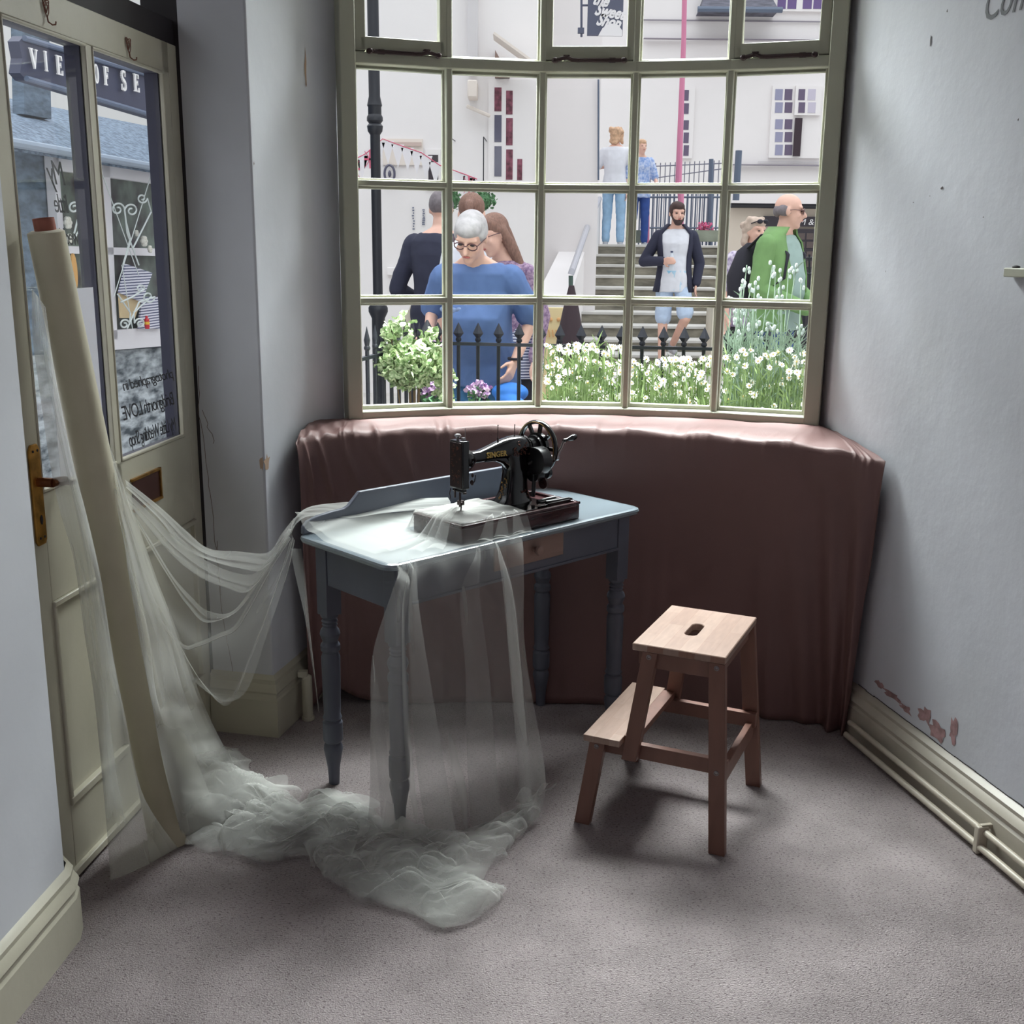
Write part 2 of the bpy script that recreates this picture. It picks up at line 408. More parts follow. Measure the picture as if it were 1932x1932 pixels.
for i in range(5):
    a = math.atan2(wdir(i).y, wdir(i).x); c = seg(i, .5); L = (WP[i + 1] - WP[i]).length + .012
    g.box(c + wn(i) * .016 + Vector((0, 0, .942)), (L, .07, .04), rz=a); g.box(c + wn(i) * .045 + Vector((0, 0, .925)), (L, .05, .022), rz=a)
    g.box(c + wn(i) * -.008 + Vector((0, 0, .966)), (L, .02, .02), rz=a)
g.build('window_sill', m_frame, win, bevel=.004)
g = MB()
for i in range(5):
    a = math.atan2(wdir(i).y, wdir(i).x); c = seg(i, .5); L = (WP[i + 1] - WP[i]).length + .012
    g.box(c + wn(i) * .01 + Vector((0, 0, ZH + .02)), (L, .08, .06), rz=a)
g.build('window_head', m_frame, win, bevel=.004)
g = MB()
for i, k, sgn in ((0, 0, -1), (4, 5, 1)):
    a = math.atan2(wdir(i).y, wdir(i).x)
    g.box(WP[k] + wdir(i) * sgn * .026 + wn(i) * .01 + Vector((0, 0, 1.78)), (.05, .08, 1.72), rz=a)
    g.box(WP[k] + wdir(i) * sgn * .0 + wn(i) * -.008 + Vector((0, 0, 1.78)), (.02, .024, 1.72), rz=a)
g.build('window_jamb', m_frame, win, bevel=.004)
m_iron = mat('window_iron', (58, 44, 46), .45, .5)
for i in (0, 2, 4):     # opening vents with peg stays
    a = math.atan2(wdir(i).y, wdir(i).x); L = (WP[i + 1] - WP[i]).length; A, B = seg(i, .055), seg(i, .945)
    g = MB(); zo = ZT + .02
    for p in (A, B): g.box(p + wn(i) * .02 + Vector((0, 0, (zo + ZH) / 2)), (.034, .034, ZH - zo), rz=a)
    g.box((A + B) / 2 + wn(i) * .02 + Vector((0, 0, zo + .024)), ((B - A).length, .034, .038), rz=a)
    g.box((A + B) / 2 + wn(i) * .02 + Vector((0, 0, ZH - .02)), ((B - A).length, .034, .038), rz=a)
    sash = g.build('sash', m_frame, win, bevel=.003)
    st = MB(); q0, q1 = seg(i, .14), seg(i, .86)
    fl_ = (i != 0)
    pts = []
    for k in range(13):
        t_ = k / 12; u_ = 1 - t_ if fl_ else t_
        zz = zo - .002 + .006 * math.exp(-((u_ - .85) / .07) ** 2) * 1.6
        pts.append(q0.lerp(q1, t_) + wn(i) * (.052) + Vector((0, 0, zz)))
    st.tube(pts, [.006 if not (.05 < t_ < .95) else .0065 for t_ in [k / 12 for k in range(13)]], 8)
    st.ell(pts[0], (.011, .008, .009)); st.ell(pts[-1], (.011, .008, .009)); st.box(pts[2] - wn(i) * .012, (.02, .03, .014), rz=a); st.box(pts[10] - wn(i) * .012, (.02, .03, .014), rz=a)
    st.build('window_stay', m_iron, win, label='dark iron peg stay')
# glass
mg = bpy.data.materials.new('window_glass'); mg.use_nodes = True; n = mg.node_tree.nodes; L_ = mg.node_tree.links
n.remove(n['Principled BSDF']); tr = n.new('ShaderNodeBsdfTransparent'); gl = n.new('ShaderNodeBsdfGlossy'); gl.inputs['Roughness'].default_value = .02
lwg = n.new('ShaderNodeLayerWeight'); lwg.inputs[0].default_value = .5; pwg = n.new('ShaderNodeMath'); pwg.operation = 'POWER'; pwg.inputs[1].default_value = 5
fr = n.new('ShaderNodeMath'); fr.operation = 'MULTIPLY_ADD'; fr.inputs[1].default_value = .9; fr.inputs[2].default_value = .035; L_.new(lwg.outputs['Facing'], pwg.inputs[0]); L_.new(pwg.outputs[0], fr.inputs[0]); mx = n.new('ShaderNodeMixShader')
tr.inputs[0].default_value = (.97, .985, .98, 1)
L_.new(fr.outputs[0], mx.inputs[0]); L_.new(tr.outputs[0], mx.inputs[1]); L_.new(gl.outputs[0], mx.inputs[2]); L_.new(mx.outputs[0], n['Material Output'].inputs[0])
g = MB()
for i in range(5):
    A, B = WP[i], WP[i + 1]; a = math.atan2(wdir(i).y, wdir(i).x)
    g.add([A + Vector((0, 0, ZB)), B + Vector((0, 0, ZB)), B + Vector((0, 0, ZH)), A + Vector((0, 0, ZH))], [(0, 1, 2, 3)])
g.build('window_glass', mg, win, smooth=0)
# wall over and under the window
g = MB(); o_ = [p + Vector((0, .02, 0)) for p in WP]
g.prism([(p.x, p.y) for p in [Vector((-.66, 3.64, 0))] + WP + [Vector((1.03, 3.66, 0)), Vector((1.15, 3.85, 0)), Vector((.4, 4.1, 0)), Vector((-.3, 4.05, 0)), Vector((-.7, 3.85, 0))]], 0, .92)
g.build('wall_front', m_wall, smooth=0)['kind'] = 'structure'
g = MB(); g.prism([(p.x, p.y) for p in [Vector((-.66, 3.64, 0))] + WP + [Vector((1.03, 3.66, 0)), Vector((1.15, 3.95, 0)), Vector((.4, 4.1, 0)), Vector((-.3, 4.05, 0)), Vector((-.7, 3.95, 0))]], ZH + .05, 2.75)
g.build('wall_lintel', m_wall, smooth=0)['kind'] = 'structure'

# ================================================================ THE DOOR
door = thing('door_1', 'cream half-glazed shop door', None, DO, math.atan2(Dd.y, Dd.x)); door['kind'] = 'structure'
# local frame: x along the door (0 near .. .905 hinge side), y into the street, z up
def dbox(g, x0, x1, z0, z1, y0=-.005, y1=.0088): g.b2(x0, x1, y0, y1, z0, z1)
g = MB()
dbox(g, -.045, .035, .012, 2.03); dbox(g, .850, .905, .012, 2.03)     # stiles (near / hinge)
dbox(g, .81, .85, .95, 2.03)
dbox(g, .035, .85, 1.95, 2.03)                                         # top rail
dbox(g, .035, .85, .70, .955); dbox(g, .035, .85, .012, .19)           # lock rail, bottom rail
dbox(g, .385, .415, .19, 1.95); dbox(g, .35, .47, .19, .70)             # muntin
dbox(g, .035, .85, .19, .70, .004, .0086)                               # sunk panels
door_s = g.build('door_leaf', m_cream, door, bevel=.003, local=True)
g = MB()
for x0, x1 in ((.035, .35), (.47, .85)):
    for z in (.70, .19):
        zz = (z - .014, z) if z > .5 else (z, z + .02); dbox(g, x0, x1, zz[0], zz[1], -.012, .01)
    dbox(g, x0, x0 + .012, .19, .70, -.010, .01); dbox(g, x1 - .012, x1, .19, .70, -.010, .01)
for x0, x1 in ((.035, .385), (.415, .81)):                              # glazing beads
    dbox(g, x0, x1, .955, .963, -.009, .004); dbox(g, x0, x1, 1.943, 1.95, -.009, .004)
    dbox(g, x0, x0 + .005, .955, 1.95, -.008, .004); dbox(g, x1 - .005, x1, .955, 1.95, -.008, .004)
dbox(g, -.03, .85, .012, .032, -.018, 0)
g.build('moulding', m_cream, door, bevel=.003, local=True)
g = MB()                                                                # navy street side (starts just behind the glass)
for x0, x1, z0, z1 in ((.382, .418, .95, 1.955), (.806, .85, .95, 1.955), (-.045, .04, .0, 2.03), (.85, .905, 0, 2.03), (.04, .85, 1.945, 2.03), (.04, .85, .0, .952)):
    dbox(g, x0, x1, z0, z1, .009, .047)
g.build('outer_face', m_navy, door, local=True, label='navy painted street side')
g = MB(); g.add([(.035,.007,.955),(.385,.007,.955),(.385,.007,1.95),(.035,.007,1.95)],[(0,1,2,3)]); g.add([(.415,.007,.955),(.81,.007,.955),(.81,.007,1.95),(.415,.007,1.95)],[(0,1,2,3)]); g.build('door_glass', mg, door, local=True, smooth=0)
m_brass = mat('aged_brass', (172, 128, 62), .38, .85, var=.35, vscale=30); m_bronze = mat('dark_brass', (120, 78, 52), .35, .9, var=.3, vscale=40)
hd = MB()
pl = [(-.021, -.105), (-.014, -.115), (.014, -.115), (.021, -.105), (.021, .10), (.012, .112), (-.012, .112), (-.021, .10)]
hd.plate(pl, (.008, -.005, .958), (1, 0, 0), (0, 0, 1), (0, -1, 0), .006)
hp = hd.build('handle_plate', m_brass, door, bevel=.002, local=True, label='worn brass handle plate')
g = MB(); g.tube([(.012, -.008, .985), (.012, -.045, .985)], .011, 12); g.tube([(.008, -.045, .985), (.03, -.05, .985), (.055, -.05, .982), (.075, -.052, .972), (.10, -.052, .972), (.125, -.05, .978), (.137, -.048, .982)], [.010, .0105, .0095, .0065, .0055, .006, .007], 10)
g.build('handle_lever', m_bronze, hp, local=True)
g = MB(); g.ell((.010, -.012, .90), (.005, .002, .011)); 
for z in (.86, 1.055): g.ell((.008 - .008, -.0115, z), (.003, .002, .003)); g.ell((.008 + .010, -.0115, z), (.003, .002, .003))
g.build('keyhole', m_black, hp, local=True)
g = MB(); g.b2(.462, .622, -.008, -.004, .815, .898); sl = g.build('letter_slot', mat('slot_dark', (62, 32, 26), .4), door, local=True)
g = MB(); g.b2(.455, .630, -.012, -.004, .893, .90); g.b2(.455, .630, -.013, -.004, .812, .819); g.b2(.623, .630, -.012, -.004, .812, .90); g.build('slot_trim', m_brass, sl, local=True)
# black door frame
g = MB()
dfr = thing('trim_1', 'black painted door frame', None, DO, math.atan2(Dd.y, Dd.x)); dfr['kind'] = 'structure'
g.b2(.905, .94, -.014, .09, 0, 2.7); g.b2(-.06, .94, .0, .09, 2.03, 2.095); g.b2(-.10, -.045, .01, .09, 0, 2.7); g.b2(-.06, .94, .0, .09, 2.33, 2.7)
g.build('door_frame', m_black, dfr, local=True, smooth=0)
g = MB(); g.add([(-.05,.04,2.09),(.91,.04,2.09),(.91,.04,2.34),(-.05,.04,2.34)],[(0,1,2,3)]); g.build('fanlight_glass', mg, dfr, local=True, smooth=0)
# threshold darkness under the door and step outside
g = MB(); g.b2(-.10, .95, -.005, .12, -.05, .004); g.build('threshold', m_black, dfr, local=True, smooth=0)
struct(MB().b2(-1.6, -1.05, 2.2, 2.36, 0, 2.7).build('wall_outer', m_wall, smooth=0))
# ================================================================ CLOTH OVER THE WINDOW SEAT
m_cloth = mat('brown_cotton', (118, 89, 86), .55, var=.06, vscale=3, bump=.12, bscale=300, spec=.5)
FT = [Vector(p) for p in [(-.660, 3.33, .925), (-.60, 3.40, .93), (-.45, 3.475, .931), (-.2, 3.555, .932), (.06, 3.598, .932), (.32, 3.56, .932), (.56, 3.485, .932), (.80, 3.375, .93), (.97, 3.29, .92), (1.095, 3.215, .90)]]
FB = [Vector(p) for p in [(-.668, 3.42, .02), (-.60, 3.48, .07), (-.47, 3.50, .012), (-.2, 3.52, .004), (.06, 3.53, .004), (.32, 3.51, .004), (.56, 3.475, .004), (.82, 3.43, .004), (1.0, 3.36, .004), (1.075, 3.30, .004)]]
BK = [Vector((-.655, 3.63, .94)), Vector((-.56, 3.665, .94))] + [p + wn(min(i, 4)) * .045 + Vector((0, 0, .938)) for i, p in enumerate(WP)] + [Vector((1.02, 3.64, .935)), Vector((1.045, 3.54, .93))]
rows = []; NU = 420; rq = random.Random(11)
tucks = sorted([(rq.uniform(.16, .96), rq.uniform(.004, .011), rq.uniform(.003, .006)) for _ in range(34)])
folds = [(rq.uniform(0, 1), rq.uniform(.010, .022)) for _ in range(9)]
for iu in range(NU + 1):
    u = iu / NU; a, b, c = catmull(BK, u), catmull(FT, u), catmull(FB, u)
    t_ = (catmull(FT, min(1, u + .01)) - catmull(FT, max(0, u - .01))).normalized(); nrm = Vector((t_.y, -t_.x, 0))
    row = []
    tk = 0
    for (tu, ta, tw) in tucks:
        d = (u - tu) / tw
        if abs(d) < 2.5: tk += ta * math.exp(-d * d)
    for iv in range(15):                                       # top, from window to the front edge
        v = iv / 14; p = a.lerp(b, v); w = .004 * math.sin(u * 60 + v * 4) * v + .003 * noise.noise(Vector((u * 30, v * 4, 1)))
        p = p + Vector((0, 0, w + tk * .5 * v * v)); p += Vector((0, 0, .004 * math.sin(v * 3.14)))
        if u < .16:                                            # bunched towards the left end
            p += Vector((0, 0, .006 * math.sin((u * 9 - v * 1.1) * 14) * v))
        if v > .86: p += Vector((0, 0, -(v - .86) * .03)) + nrm * ((v - .86) * .02)
        row.append(p)
    for iv in range(1, 41):                                    # the drop to the carpet
        v = iv / 40; q = b.lerp(c, v)
        bulge = .016 * (1 - math.exp(-v * 25)) * (1 - .4 * v)
        fr_ = tk * math.exp(-v * 26) * .8
        # soft vertical folds, wider and deeper to the right, diagonal ones at the left end
        dr = .011 * math.sin(u * 47 + 1.5 * math.sin(u * 9)) * (v ** .8) * (.35 + 1.1 * max(0, u - .55) * 2)
        dr += .010 * noise.noise(Vector((u * 14, v * 1.5, 5))) * v
        if u > .72: dr += .028 * (u - .72) / .28 * math.sin((u - v * .05) * 95) * (v ** .7)
        if u < .42:
            for k_, (u0, sl) in enumerate(((.10, .16), (.155, .24), (.205, .30), (.045, .10), (.26, .13))):
                dd_ = (u - (u0 + sl * v)) / .0085; dr += .016 * math.exp(-dd_ * dd_) * (1 - v) ** .6 * min(1, v * 8)
        dr += .006 * math.sin(u * 160 + 3 * math.sin(u * 40)) * v * .35
        p = q + nrm * (bulge + fr_ + dr)
        if u > .97: p.x = min(p.x, 1.10 - .03 * v)
        if v > .93: p += nrm * ((v - .93) * .12)
        p.z = max(p.z, .004)
        row.append(p)
    rows.append(row)
g = MB(); g.grid(rows); o = g.build('seat_cloth', m_cloth, smooth=math.pi); tag(o, 'brown cotton cloth draped over the bay window seat down to the carpet', 'cloth')
sm = o.modifiers.new('solid', 'SOLIDIFY'); sm.thickness = .002

# ================================================================ TABLE
TA = R(43.7)
m_tb = mat('blue_table_paint_lit', (122, 134, 142), .24, var=.05, vscale=6, bump=.05, bscale=40, stretch=(1, 4, 1), coat=.9)  # table paint lightened for the top, window light put into the colour
m_tb2 = mat('blue_table_paint_shaded', (88, 92, 104), .45, var=.06, vscale=8, bump=.05, bscale=40)  # same paint darkened: shade put into legs, apron and back board
tbl = thing('painted_table', 'blue grey painted side table with turned legs and low back board', 'table', (-.292, 2.632, 0), TA)
def rrect(x0, x1, y0, y1, r, n=5, cut=None):
    P = []
    for cx, cy, a0, rr in ((x1 - r, y1 - r, 0, r), (x0 + r, y1 - r, 90, r), (x0 + r, y0 + r, 180, r), (x1 - r, y0 + r, 270, r)):
        for i in range(n + 1):
            a = R(a0 + 90 * i / n); P.append((cx + rr * math.cos(a), cy + rr * math.sin(a)))
    return P
g = MB(); pr = rrect(-.01, .95, 0, .41, .035, 6)
lay = [(.0, .735), (-.004, .7345), (.003, .732), (.006, .7255), (.004, .718), (-.004, .713)]
rows = []
for off, z in [(-.01, .735), (-.003, .735), (.002, .7325), (.004, .7265), (.002, .719), (-.004, .714), (-.012, .713)]:
    rows.append([Vector(((p[0] - .47) * (1 + off / .47) + .47, (p[1] - .205) * (1 + off / .205) + .205, z)) for p in pr])
g.grid(rows, closed=True); g.add(rows[0], [tuple(range(len(rows[0])))]); g.add(rows[-1], [tuple(range(len(rows[0])))[::-1]])
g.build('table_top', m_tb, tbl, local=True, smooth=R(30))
prof = [(.015, 0), (.0175, .05), (.0225, .08), (.0275, .108), (.0255, .12), (.021, .127), (.0275, .135), (.0285, .16), (.028, .19), (.0215, .197), (.0275, .203), (.023, .215), (.0245, .25), (.0258, .33), (.0265, .385), (.0215, .40), (.0275, .405), (.0275, .42), (.021, .43), (.0285, .452), (.026, .463), (.018, .475), (.0225, .479), (.018, .484), (.0235, .49), (.018, .496), (.0245, .503), (.0245, .512)]
for x, y in ((.05, .05), (.90, .05), (.05, .355), (.885, .355)):
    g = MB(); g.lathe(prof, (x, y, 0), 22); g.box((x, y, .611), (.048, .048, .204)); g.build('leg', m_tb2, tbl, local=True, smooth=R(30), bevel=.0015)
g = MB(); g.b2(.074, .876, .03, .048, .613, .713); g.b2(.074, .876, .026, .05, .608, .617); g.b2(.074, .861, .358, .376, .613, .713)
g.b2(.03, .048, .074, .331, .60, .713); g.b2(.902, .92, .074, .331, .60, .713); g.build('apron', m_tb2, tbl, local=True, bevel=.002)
m_dr = mat('bare_drawer_wood', (142, 118, 108), .55, var=.08, vscale=6, stretch=(1, 6, 10))
g = MB(); g.b2(.365, .633, .0245, .034, .641, .708); dw = g.build('drawer', m_dr, tbl, local=True, bevel=.001, label='unpainted wooden drawer front')
g = MB(); g.M = Matrix.Rotation(R(90), 4, 'X'); kx, kz = .515, .678
g.lathe([(.008, 0), (.008, .008), (.0125, .012), (.0145, .019), (.012, .025), (.004, .028)], (kx, kz, -.0245), 18); g.build('drawer_knob', m_dr, dw, local=True)
g = MB(); bp = [(.0, 0), (.002, .022), (.018, .036), (.05, .045), (.095, .05), (.135, .052), (.152, .058), (.19, .093), (.77, .093), (.80, .05), (.82, 0)]
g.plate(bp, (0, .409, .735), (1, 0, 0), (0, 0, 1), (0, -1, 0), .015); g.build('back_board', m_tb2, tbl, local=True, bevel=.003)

# ================================================================ SEWING MACHINE
m_jap = mat('black_japanned_iron', (10, 9, 12), .12, coat=.25); m_blk = mat('black_iron', (22, 20, 23), .35)
m_steel = mat('worn_steel', (150, 146, 148), .28, 1.0); m_dsteel = mat('dark_steel', (70, 60, 60), .35, .9)
m_gold = mat('gold_decal', (150, 112, 52), .4, .6, var=.5, vscale=60)
m_redgold = mat('faded_gold_decal', (104, 60, 46), .5, .3, var=.6, vscale=120)
m_mah = mat('dark_mahogany', (62, 34, 36), .22, var=.3, vscale=10, stretch=(1, 12, 6))
sw = thing('sewing_machine', 'black and gold hand crank sewing machine on dark wooden base', 'sewing machine', Vector((-.292, 2.632, .735)), TA)
sw_in = wmat(sw)
def SM(): g = MB(); g.M = Matrix.Translation((0, 0, -.735)); return g
g = SM(); g.prism(rrect(.252, .705, .028, .238, .008, 2), .7355, .778)
base = g.build('wooden_base', m_mah, sw, local=True, bevel=.003)
g = SM()
g.b2(.252, .705, .028, .040, .778, .786); g.b2(.252, .705, .226, .238, .778, .786); g.b2(.252, .264, .028, .238, .778, .786); g.b2(.693, .705, .028, .238, .778, .786)
g.build('base_moulding', m_mah, base, local=True, bevel=.002)
g = SM(); g.prism(rrect(.262, .56, .046, .22, .02, 4), .778, .7868); g.prism(rrect(.56, .63, .06, .20, .006, 2), .778, .7868)
g.build('bed_plate', m_jap, sw, local=True, bevel=.0015)
g = SM(); g.prism(rrect(.33, .385, .15, .19, .004, 2), .7868, .788); g.build('needle_plate', m_steel, sw, local=True)
def rsec(c, ry, rz, axis, n=20, e_=.75):
    P = []
    for j in range(n):
        a = 2 * math.pi * j / n; ca, sa = math.cos(a), math.sin(a)
        u_ = math.copysign(abs(ca) ** e_, ca) * ry; v_ = math.copysign(abs(sa) ** e_, sa) * rz
        P.append(Vector((c[0], c[1] + u_, c[2] + v_)) if axis == 'x' else Vector((c[0] + u_, c[1] + v_, c[2])))
    return P
YA = .158
g = SM()
arm = [(.392, .934, .019, .017), (.42, .934, .019, .0165), (.45, .937, .020, .019), (.48, .941, .022, .0225), (.51, .944, .025, .0275), (.54, .945, .028, .032), (.57, .944, .030, .034), (.595, .940, .0305, .033), (.608, .937, .029, .030), (.614, .936, .024, .024)]
rows = [rsec((x, YA, z), ry, rz, 'x') for x, z, ry, rz in arm]; g.grid(rows, closed=True); g.add(rows[0], [tuple(range(20))]); g.add(rows[-1], [tuple(range(20))])
colm = [(.787, .556, .054, .044), (.792, .556, .053, .043), (.80, .557, .047, .037), (.82, .559, .041, .032), (.85, .562, .037, .029), (.88, .565, .036, .028), (.905, .565, .039, .029), (.925, .562, .046, .029), (.94, .56, .046, .026)]
rows = [rsec((x, YA, z), rx, ry, 'z', e_=.6) for z, x, rx, ry in colm]; g.grid(rows, closed=True); g.add(rows[0], [tuple(range(20))]); g.add(rows[-1], [tuple(range(20))])
# under-arm fillet
rows = [rsec((x, YA, z), .016, rz, 'x') for x, z, rz in ((.44, .922, .006), (.48, .922, .008), (.51, .916, .014), (.53, .905, .022))]; g.grid(rows, closed=True); g.add(rows[-1], [tuple(range(20))])
# neck collar and head
rows = [rsec((x, YA, .932), r_, r_, 'x', e_=1) for x, r_ in ((.366, .016), (.368, .026), (.384, .0265), (.389, .022), (.398, .018))]; g.grid(rows, closed=True)
body = g.build('machine_arm', m_jap, sw, local=True, smooth=R(50))
g = SM(); g.b2(.346, .370, .134, .190, .852, .986); g.b2(.350, .366, .140, .184, .842, .853); hdm = g.build('head_housing', m_jap, sw, local=True, bevel=.003)
g = SM(); g.b2(.3435, .346, .138, .186, .857, .981); fp = g.build('face_plate', m_dsteel, hdm, local=True, bevel=.001, label='engraved dark steel face plate')
g = SM(); q = random.Random(5)
for k in range(26):
    cy, cz = q.uniform(.145, .179), q.uniform(.866, .972); r_ = q.uniform(.003, .007); a0 = q.uniform(0, 6)
    g.tube([(.3432, cy + r_ * (1 - .1 * i) * math.cos(a0 + i * .7), cz + r_ * (1 - .1 * i) * math.sin(a0 + i * .7)) for i in range(8)], .0006, 5)
g.build('scroll_engraving', m_redgold, fp, local=True)
g = SM(); g.tube([(.358, .160, .85), (.358, .160, .80)], .0035, 10); g.tube([(.352, .174, .85), (.352, .174, .825)], .003, 8)
g.box((.358, .157, .812), (.013, .016, .012)); g.ell((.352, .147, .811), (.005, .005, .005)); g.tube([(.358, .157, .812), (.356, .153, .80), (.352, .150, .7905)], .0022, 8); g.box((.350, .150, .790), (.020, .008, .002))
g.tube([(.340, .178, .852), (.338, .180, .838), (.341, .180, .822)], .0016, 6); g.ell((.366, .150, .838), (.008, .004, .003))
g.build('needle_bar', m_dsteel, hdm, local=True)
g = SM(); g.lathe([(.004, 0), (.004, .006), (.009, .009), (.010, .012), (.007, .016), (.002, .0175)], (.357, .168, .986), 14); g.box((.362, .150, .990), (.010, .008, .008)); g.tube([(.366, .148, .99), (.366, .148, 1.02)], .0008, 5)
g.build('pressure_knob', m_steel, hdm, local=True)
g = SM(); g.tube([(.378, .146, .90), (.390, .140, .915), (.398, .138, .93)], .0016, 6); g.tube([(.376, .134, .862), (.385, .13, .872), (.388, .13, .89)], .0014, 6); g.ell((.376, .131, .87), (.005, .006, .008)); g.ell((.378, .131, .89), (.004, .004, .006)); g.build('thread_guide', m_dsteel, hdm, local=True)
for x, h in ((.497, .045), (.562, .04)):
    g = SM(); g.tube([(x, YA, .965), (x, YA, .968 + h)], .0011, 6); g.tube([(x, YA, .965), (x, YA, .979)], .0026, 8); g.ell((x, YA, .968 + h), .0019, 8, 5)
    g.build('spool_pin', m_dsteel, sw, local=True)
# balance wheel
WX, WZ, WR = .655, .934, .078
g = SM(); ax_ = Matrix.Rotation(R(90), 3, 'Y')
ring = []
for k in range(49):
    a = 2 * math.pi * k / 48; ring.append([Vector((WX + dx, YA + (WR + dr) * math.cos(a), WZ + (WR + dr) * math.sin(a))) for dx, dr in ((-.007, -.009), (-.009, -.003), (-.006, .0), (0, .0012), (.006, 0), (.009, -.003), (.007, -.009), (0, -.011))])
g.grid(ring, closed=True)
for k in range(9):
    a = 2 * math.pi * (k + .5) / 9; d = Vector((0, math.cos(a), math.sin(a))); c = Vector((WX, YA, WZ))
    g.bar(c + d * .036, c + d * .071, .010, .008, up=(1, 0, 0))
g.tube([(WX - .006, YA, WZ), (WX + .006, YA, WZ)], .043, 28)
whl = g.build('balance_wheel', m_jap, sw, local=True, smooth=R(40))
g = SM(); g.tube([(WX - .020, YA, WZ), (WX - .008, YA, WZ)], .036, 24); g.tube([(WX - .045, YA, WZ), (WX - .018, YA, WZ)], .029, 20); g.tube([(WX + .005, YA, WZ), (WX + .020, YA, WZ)], .016, 16); g.tube([(WX + .019, YA, WZ), (WX + .024, YA, WZ)], .012, 16)
g.build('wheel_hub', m_blk, whl, local=True)
g = SM()
for rr in (-.0045,):
    g.tube([(WX - .0088, YA + (WR + rr) * math.cos(2 * math.pi * k / 40), WZ + (WR + rr) * math.sin(2 * math.pi * k / 40)) for k in range(41)], .0012, 5, cap=False)
g.build('wheel_gilding', m_gold, whl, local=True)
# hand crank gearbox, crank arm and knob
g = SM(); g.tube([(.595, .112, .905), (.632, .112, .905)], .040, 26); g.tube([(.60, .125, .87), (.628, .125, .87)], .028, 20); g.b2(.60, .628, .10, .15, .86, .93)
gb = g.build('crank_gearbox', m_blk, sw, local=True, bevel=.002)
g = SM(); g.tube([(.650, .112, .905), (.690, .112, .905)], .010, 12); g.tube([(.684, .112, .905), (.694, .098, .935), (.697, .090, .957)], [.006, .0045, .005], 8)
hc = g.build('crank_arm', m_steel, gb, local=True)
g = SM(); g.M = g.M @ Matrix.Translation((.697, .090, .957)) @ Matrix.Rotation(R(82), 4, 'Y'); g.lathe([(.005, -.004), (.006, 0), (.0045, .006), (.0055, .016), (.0085, .028), (.0095, .038), (.007, .047), (.002, .051)], (0, 0, 0), 14)
g.build('crank_knob', m_jap, hc, local=True)
# bobbin winder
g = SM(); g.box((.625, .135, .868), (.07, .012, .012)); g.tube([(.655, .125, .862), (.668, .125, .862)], .018, 18); g.tube([(.62, .11, .868), (.65, .108, .868)], .004, 8); g.tube([(.60, .118, .80), (.605, .118, .865)], .006, 8); g.tube([(.59, .13, .895), (.60, .12, .905)], .005)
bw = g.build('bobbin_winder', m_blk, sw, local=True, bevel=.001)
g = SM(); g.tube([(.632, .112, .836), (.640, .112, .836)], .017, 20); g.tube([(.628, .112, .836), (.646, .112, .836)], .006, 10); g.build('winder_pulley', mat('winder_brown', (66, 40, 38), .4), bw, local=True)
for f_ in (lambda g: g.tube([(.61, .075, .790), (.66, .070, .790), (.695, .068, .790), (.706, .064, .786)], .004, 8), lambda g: g.tube([(.60, .10, .789), (.64, .10, .790), (.67, .098, .791)], .005, 8),
           lambda g: g.b2(.60, .69, .085, .09, .778, .79), lambda g: g.b2(.60, .69, .055, .06, .778, .79), lambda g: g.b2(.63, .69, .20, .206, .778, .791)):
    g = SM(); f_(g); g.build('slide_rail', m_blk, sw, local=True)
# lettering and gilding on arm and column
def mp(p): return Vector(p) - Vector((0, 0, .735))
t = text('name_lettering', 'SINGER', mat('gold_leaf', (196, 166, 92), .4, .4), None, (0, 0, 0), (1, 0, 0), (0, 0, 1), .021, .001, width=1.0, bold=.0006, space=1.05)
t.parent = sw; tm = Matrix((Vector((1, .105, .03)).normalized() * .95, Vector((0, .12, 1)).normalized(), Vector((0, -1, .1)).normalized())).transposed().to_4x4()
tm = Matrix((Vector((1, -.105, .045)).normalized(), Vector((-.045, .1, 1)).normalized(), Vector((.0, -1, .1)).normalized())).transposed().to_4x4(); tm.translation = mp((.436, YA - .0215, .930)); t.matrix_basis = tm
g = SM(); q = random.Random(9)
def scroll(g, x, y, z, r_, a0):
    g.tube([(x + r_ * (1 - .1 * i) * math.cos(a0 + i * .75), y, z + r_ * (1 - .1 * i) * math.sin(a0 + i * .75)) for i in range(8)], .0008, 5)
for k in range(20): 
    x = q.uniform(.535, .600); z = q.uniform(.925, .960); scroll(g, x, YA - .0305 - .0006 + abs(z - .945) * .12, z, q.uniform(.003, .007), q.uniform(0, 6))
g.build('gold_scrollwork', m_redgold, body, local=True); g = SM()
for k in range(7): scroll(g, q.uniform(.562, .59), YA - .034, q.uniform(.802, .822), .004, q.uniform(0, 6))
g.build('gold_scrollwork', m_redgold, body, local=True)
g = SM()
for k in range(14):
    z = .802 + k * .0042; r_ = .0035; a0 = q.uniform(0, 6); y0 = YA + q.uniform(-.010, .008); xx = .556 - .047 + (z - .80) * .32
    g.tube([(xx - .0012, y0 + r_ * (1 - .1 * i) * math.cos(a0 + i * .75), z + r_ * (1 - .1 * i) * math.sin(a0 + i * .75)) for i in range(8)], .0007, 5)
g.build('gold_scrollwork', m_gold, body, local=True)

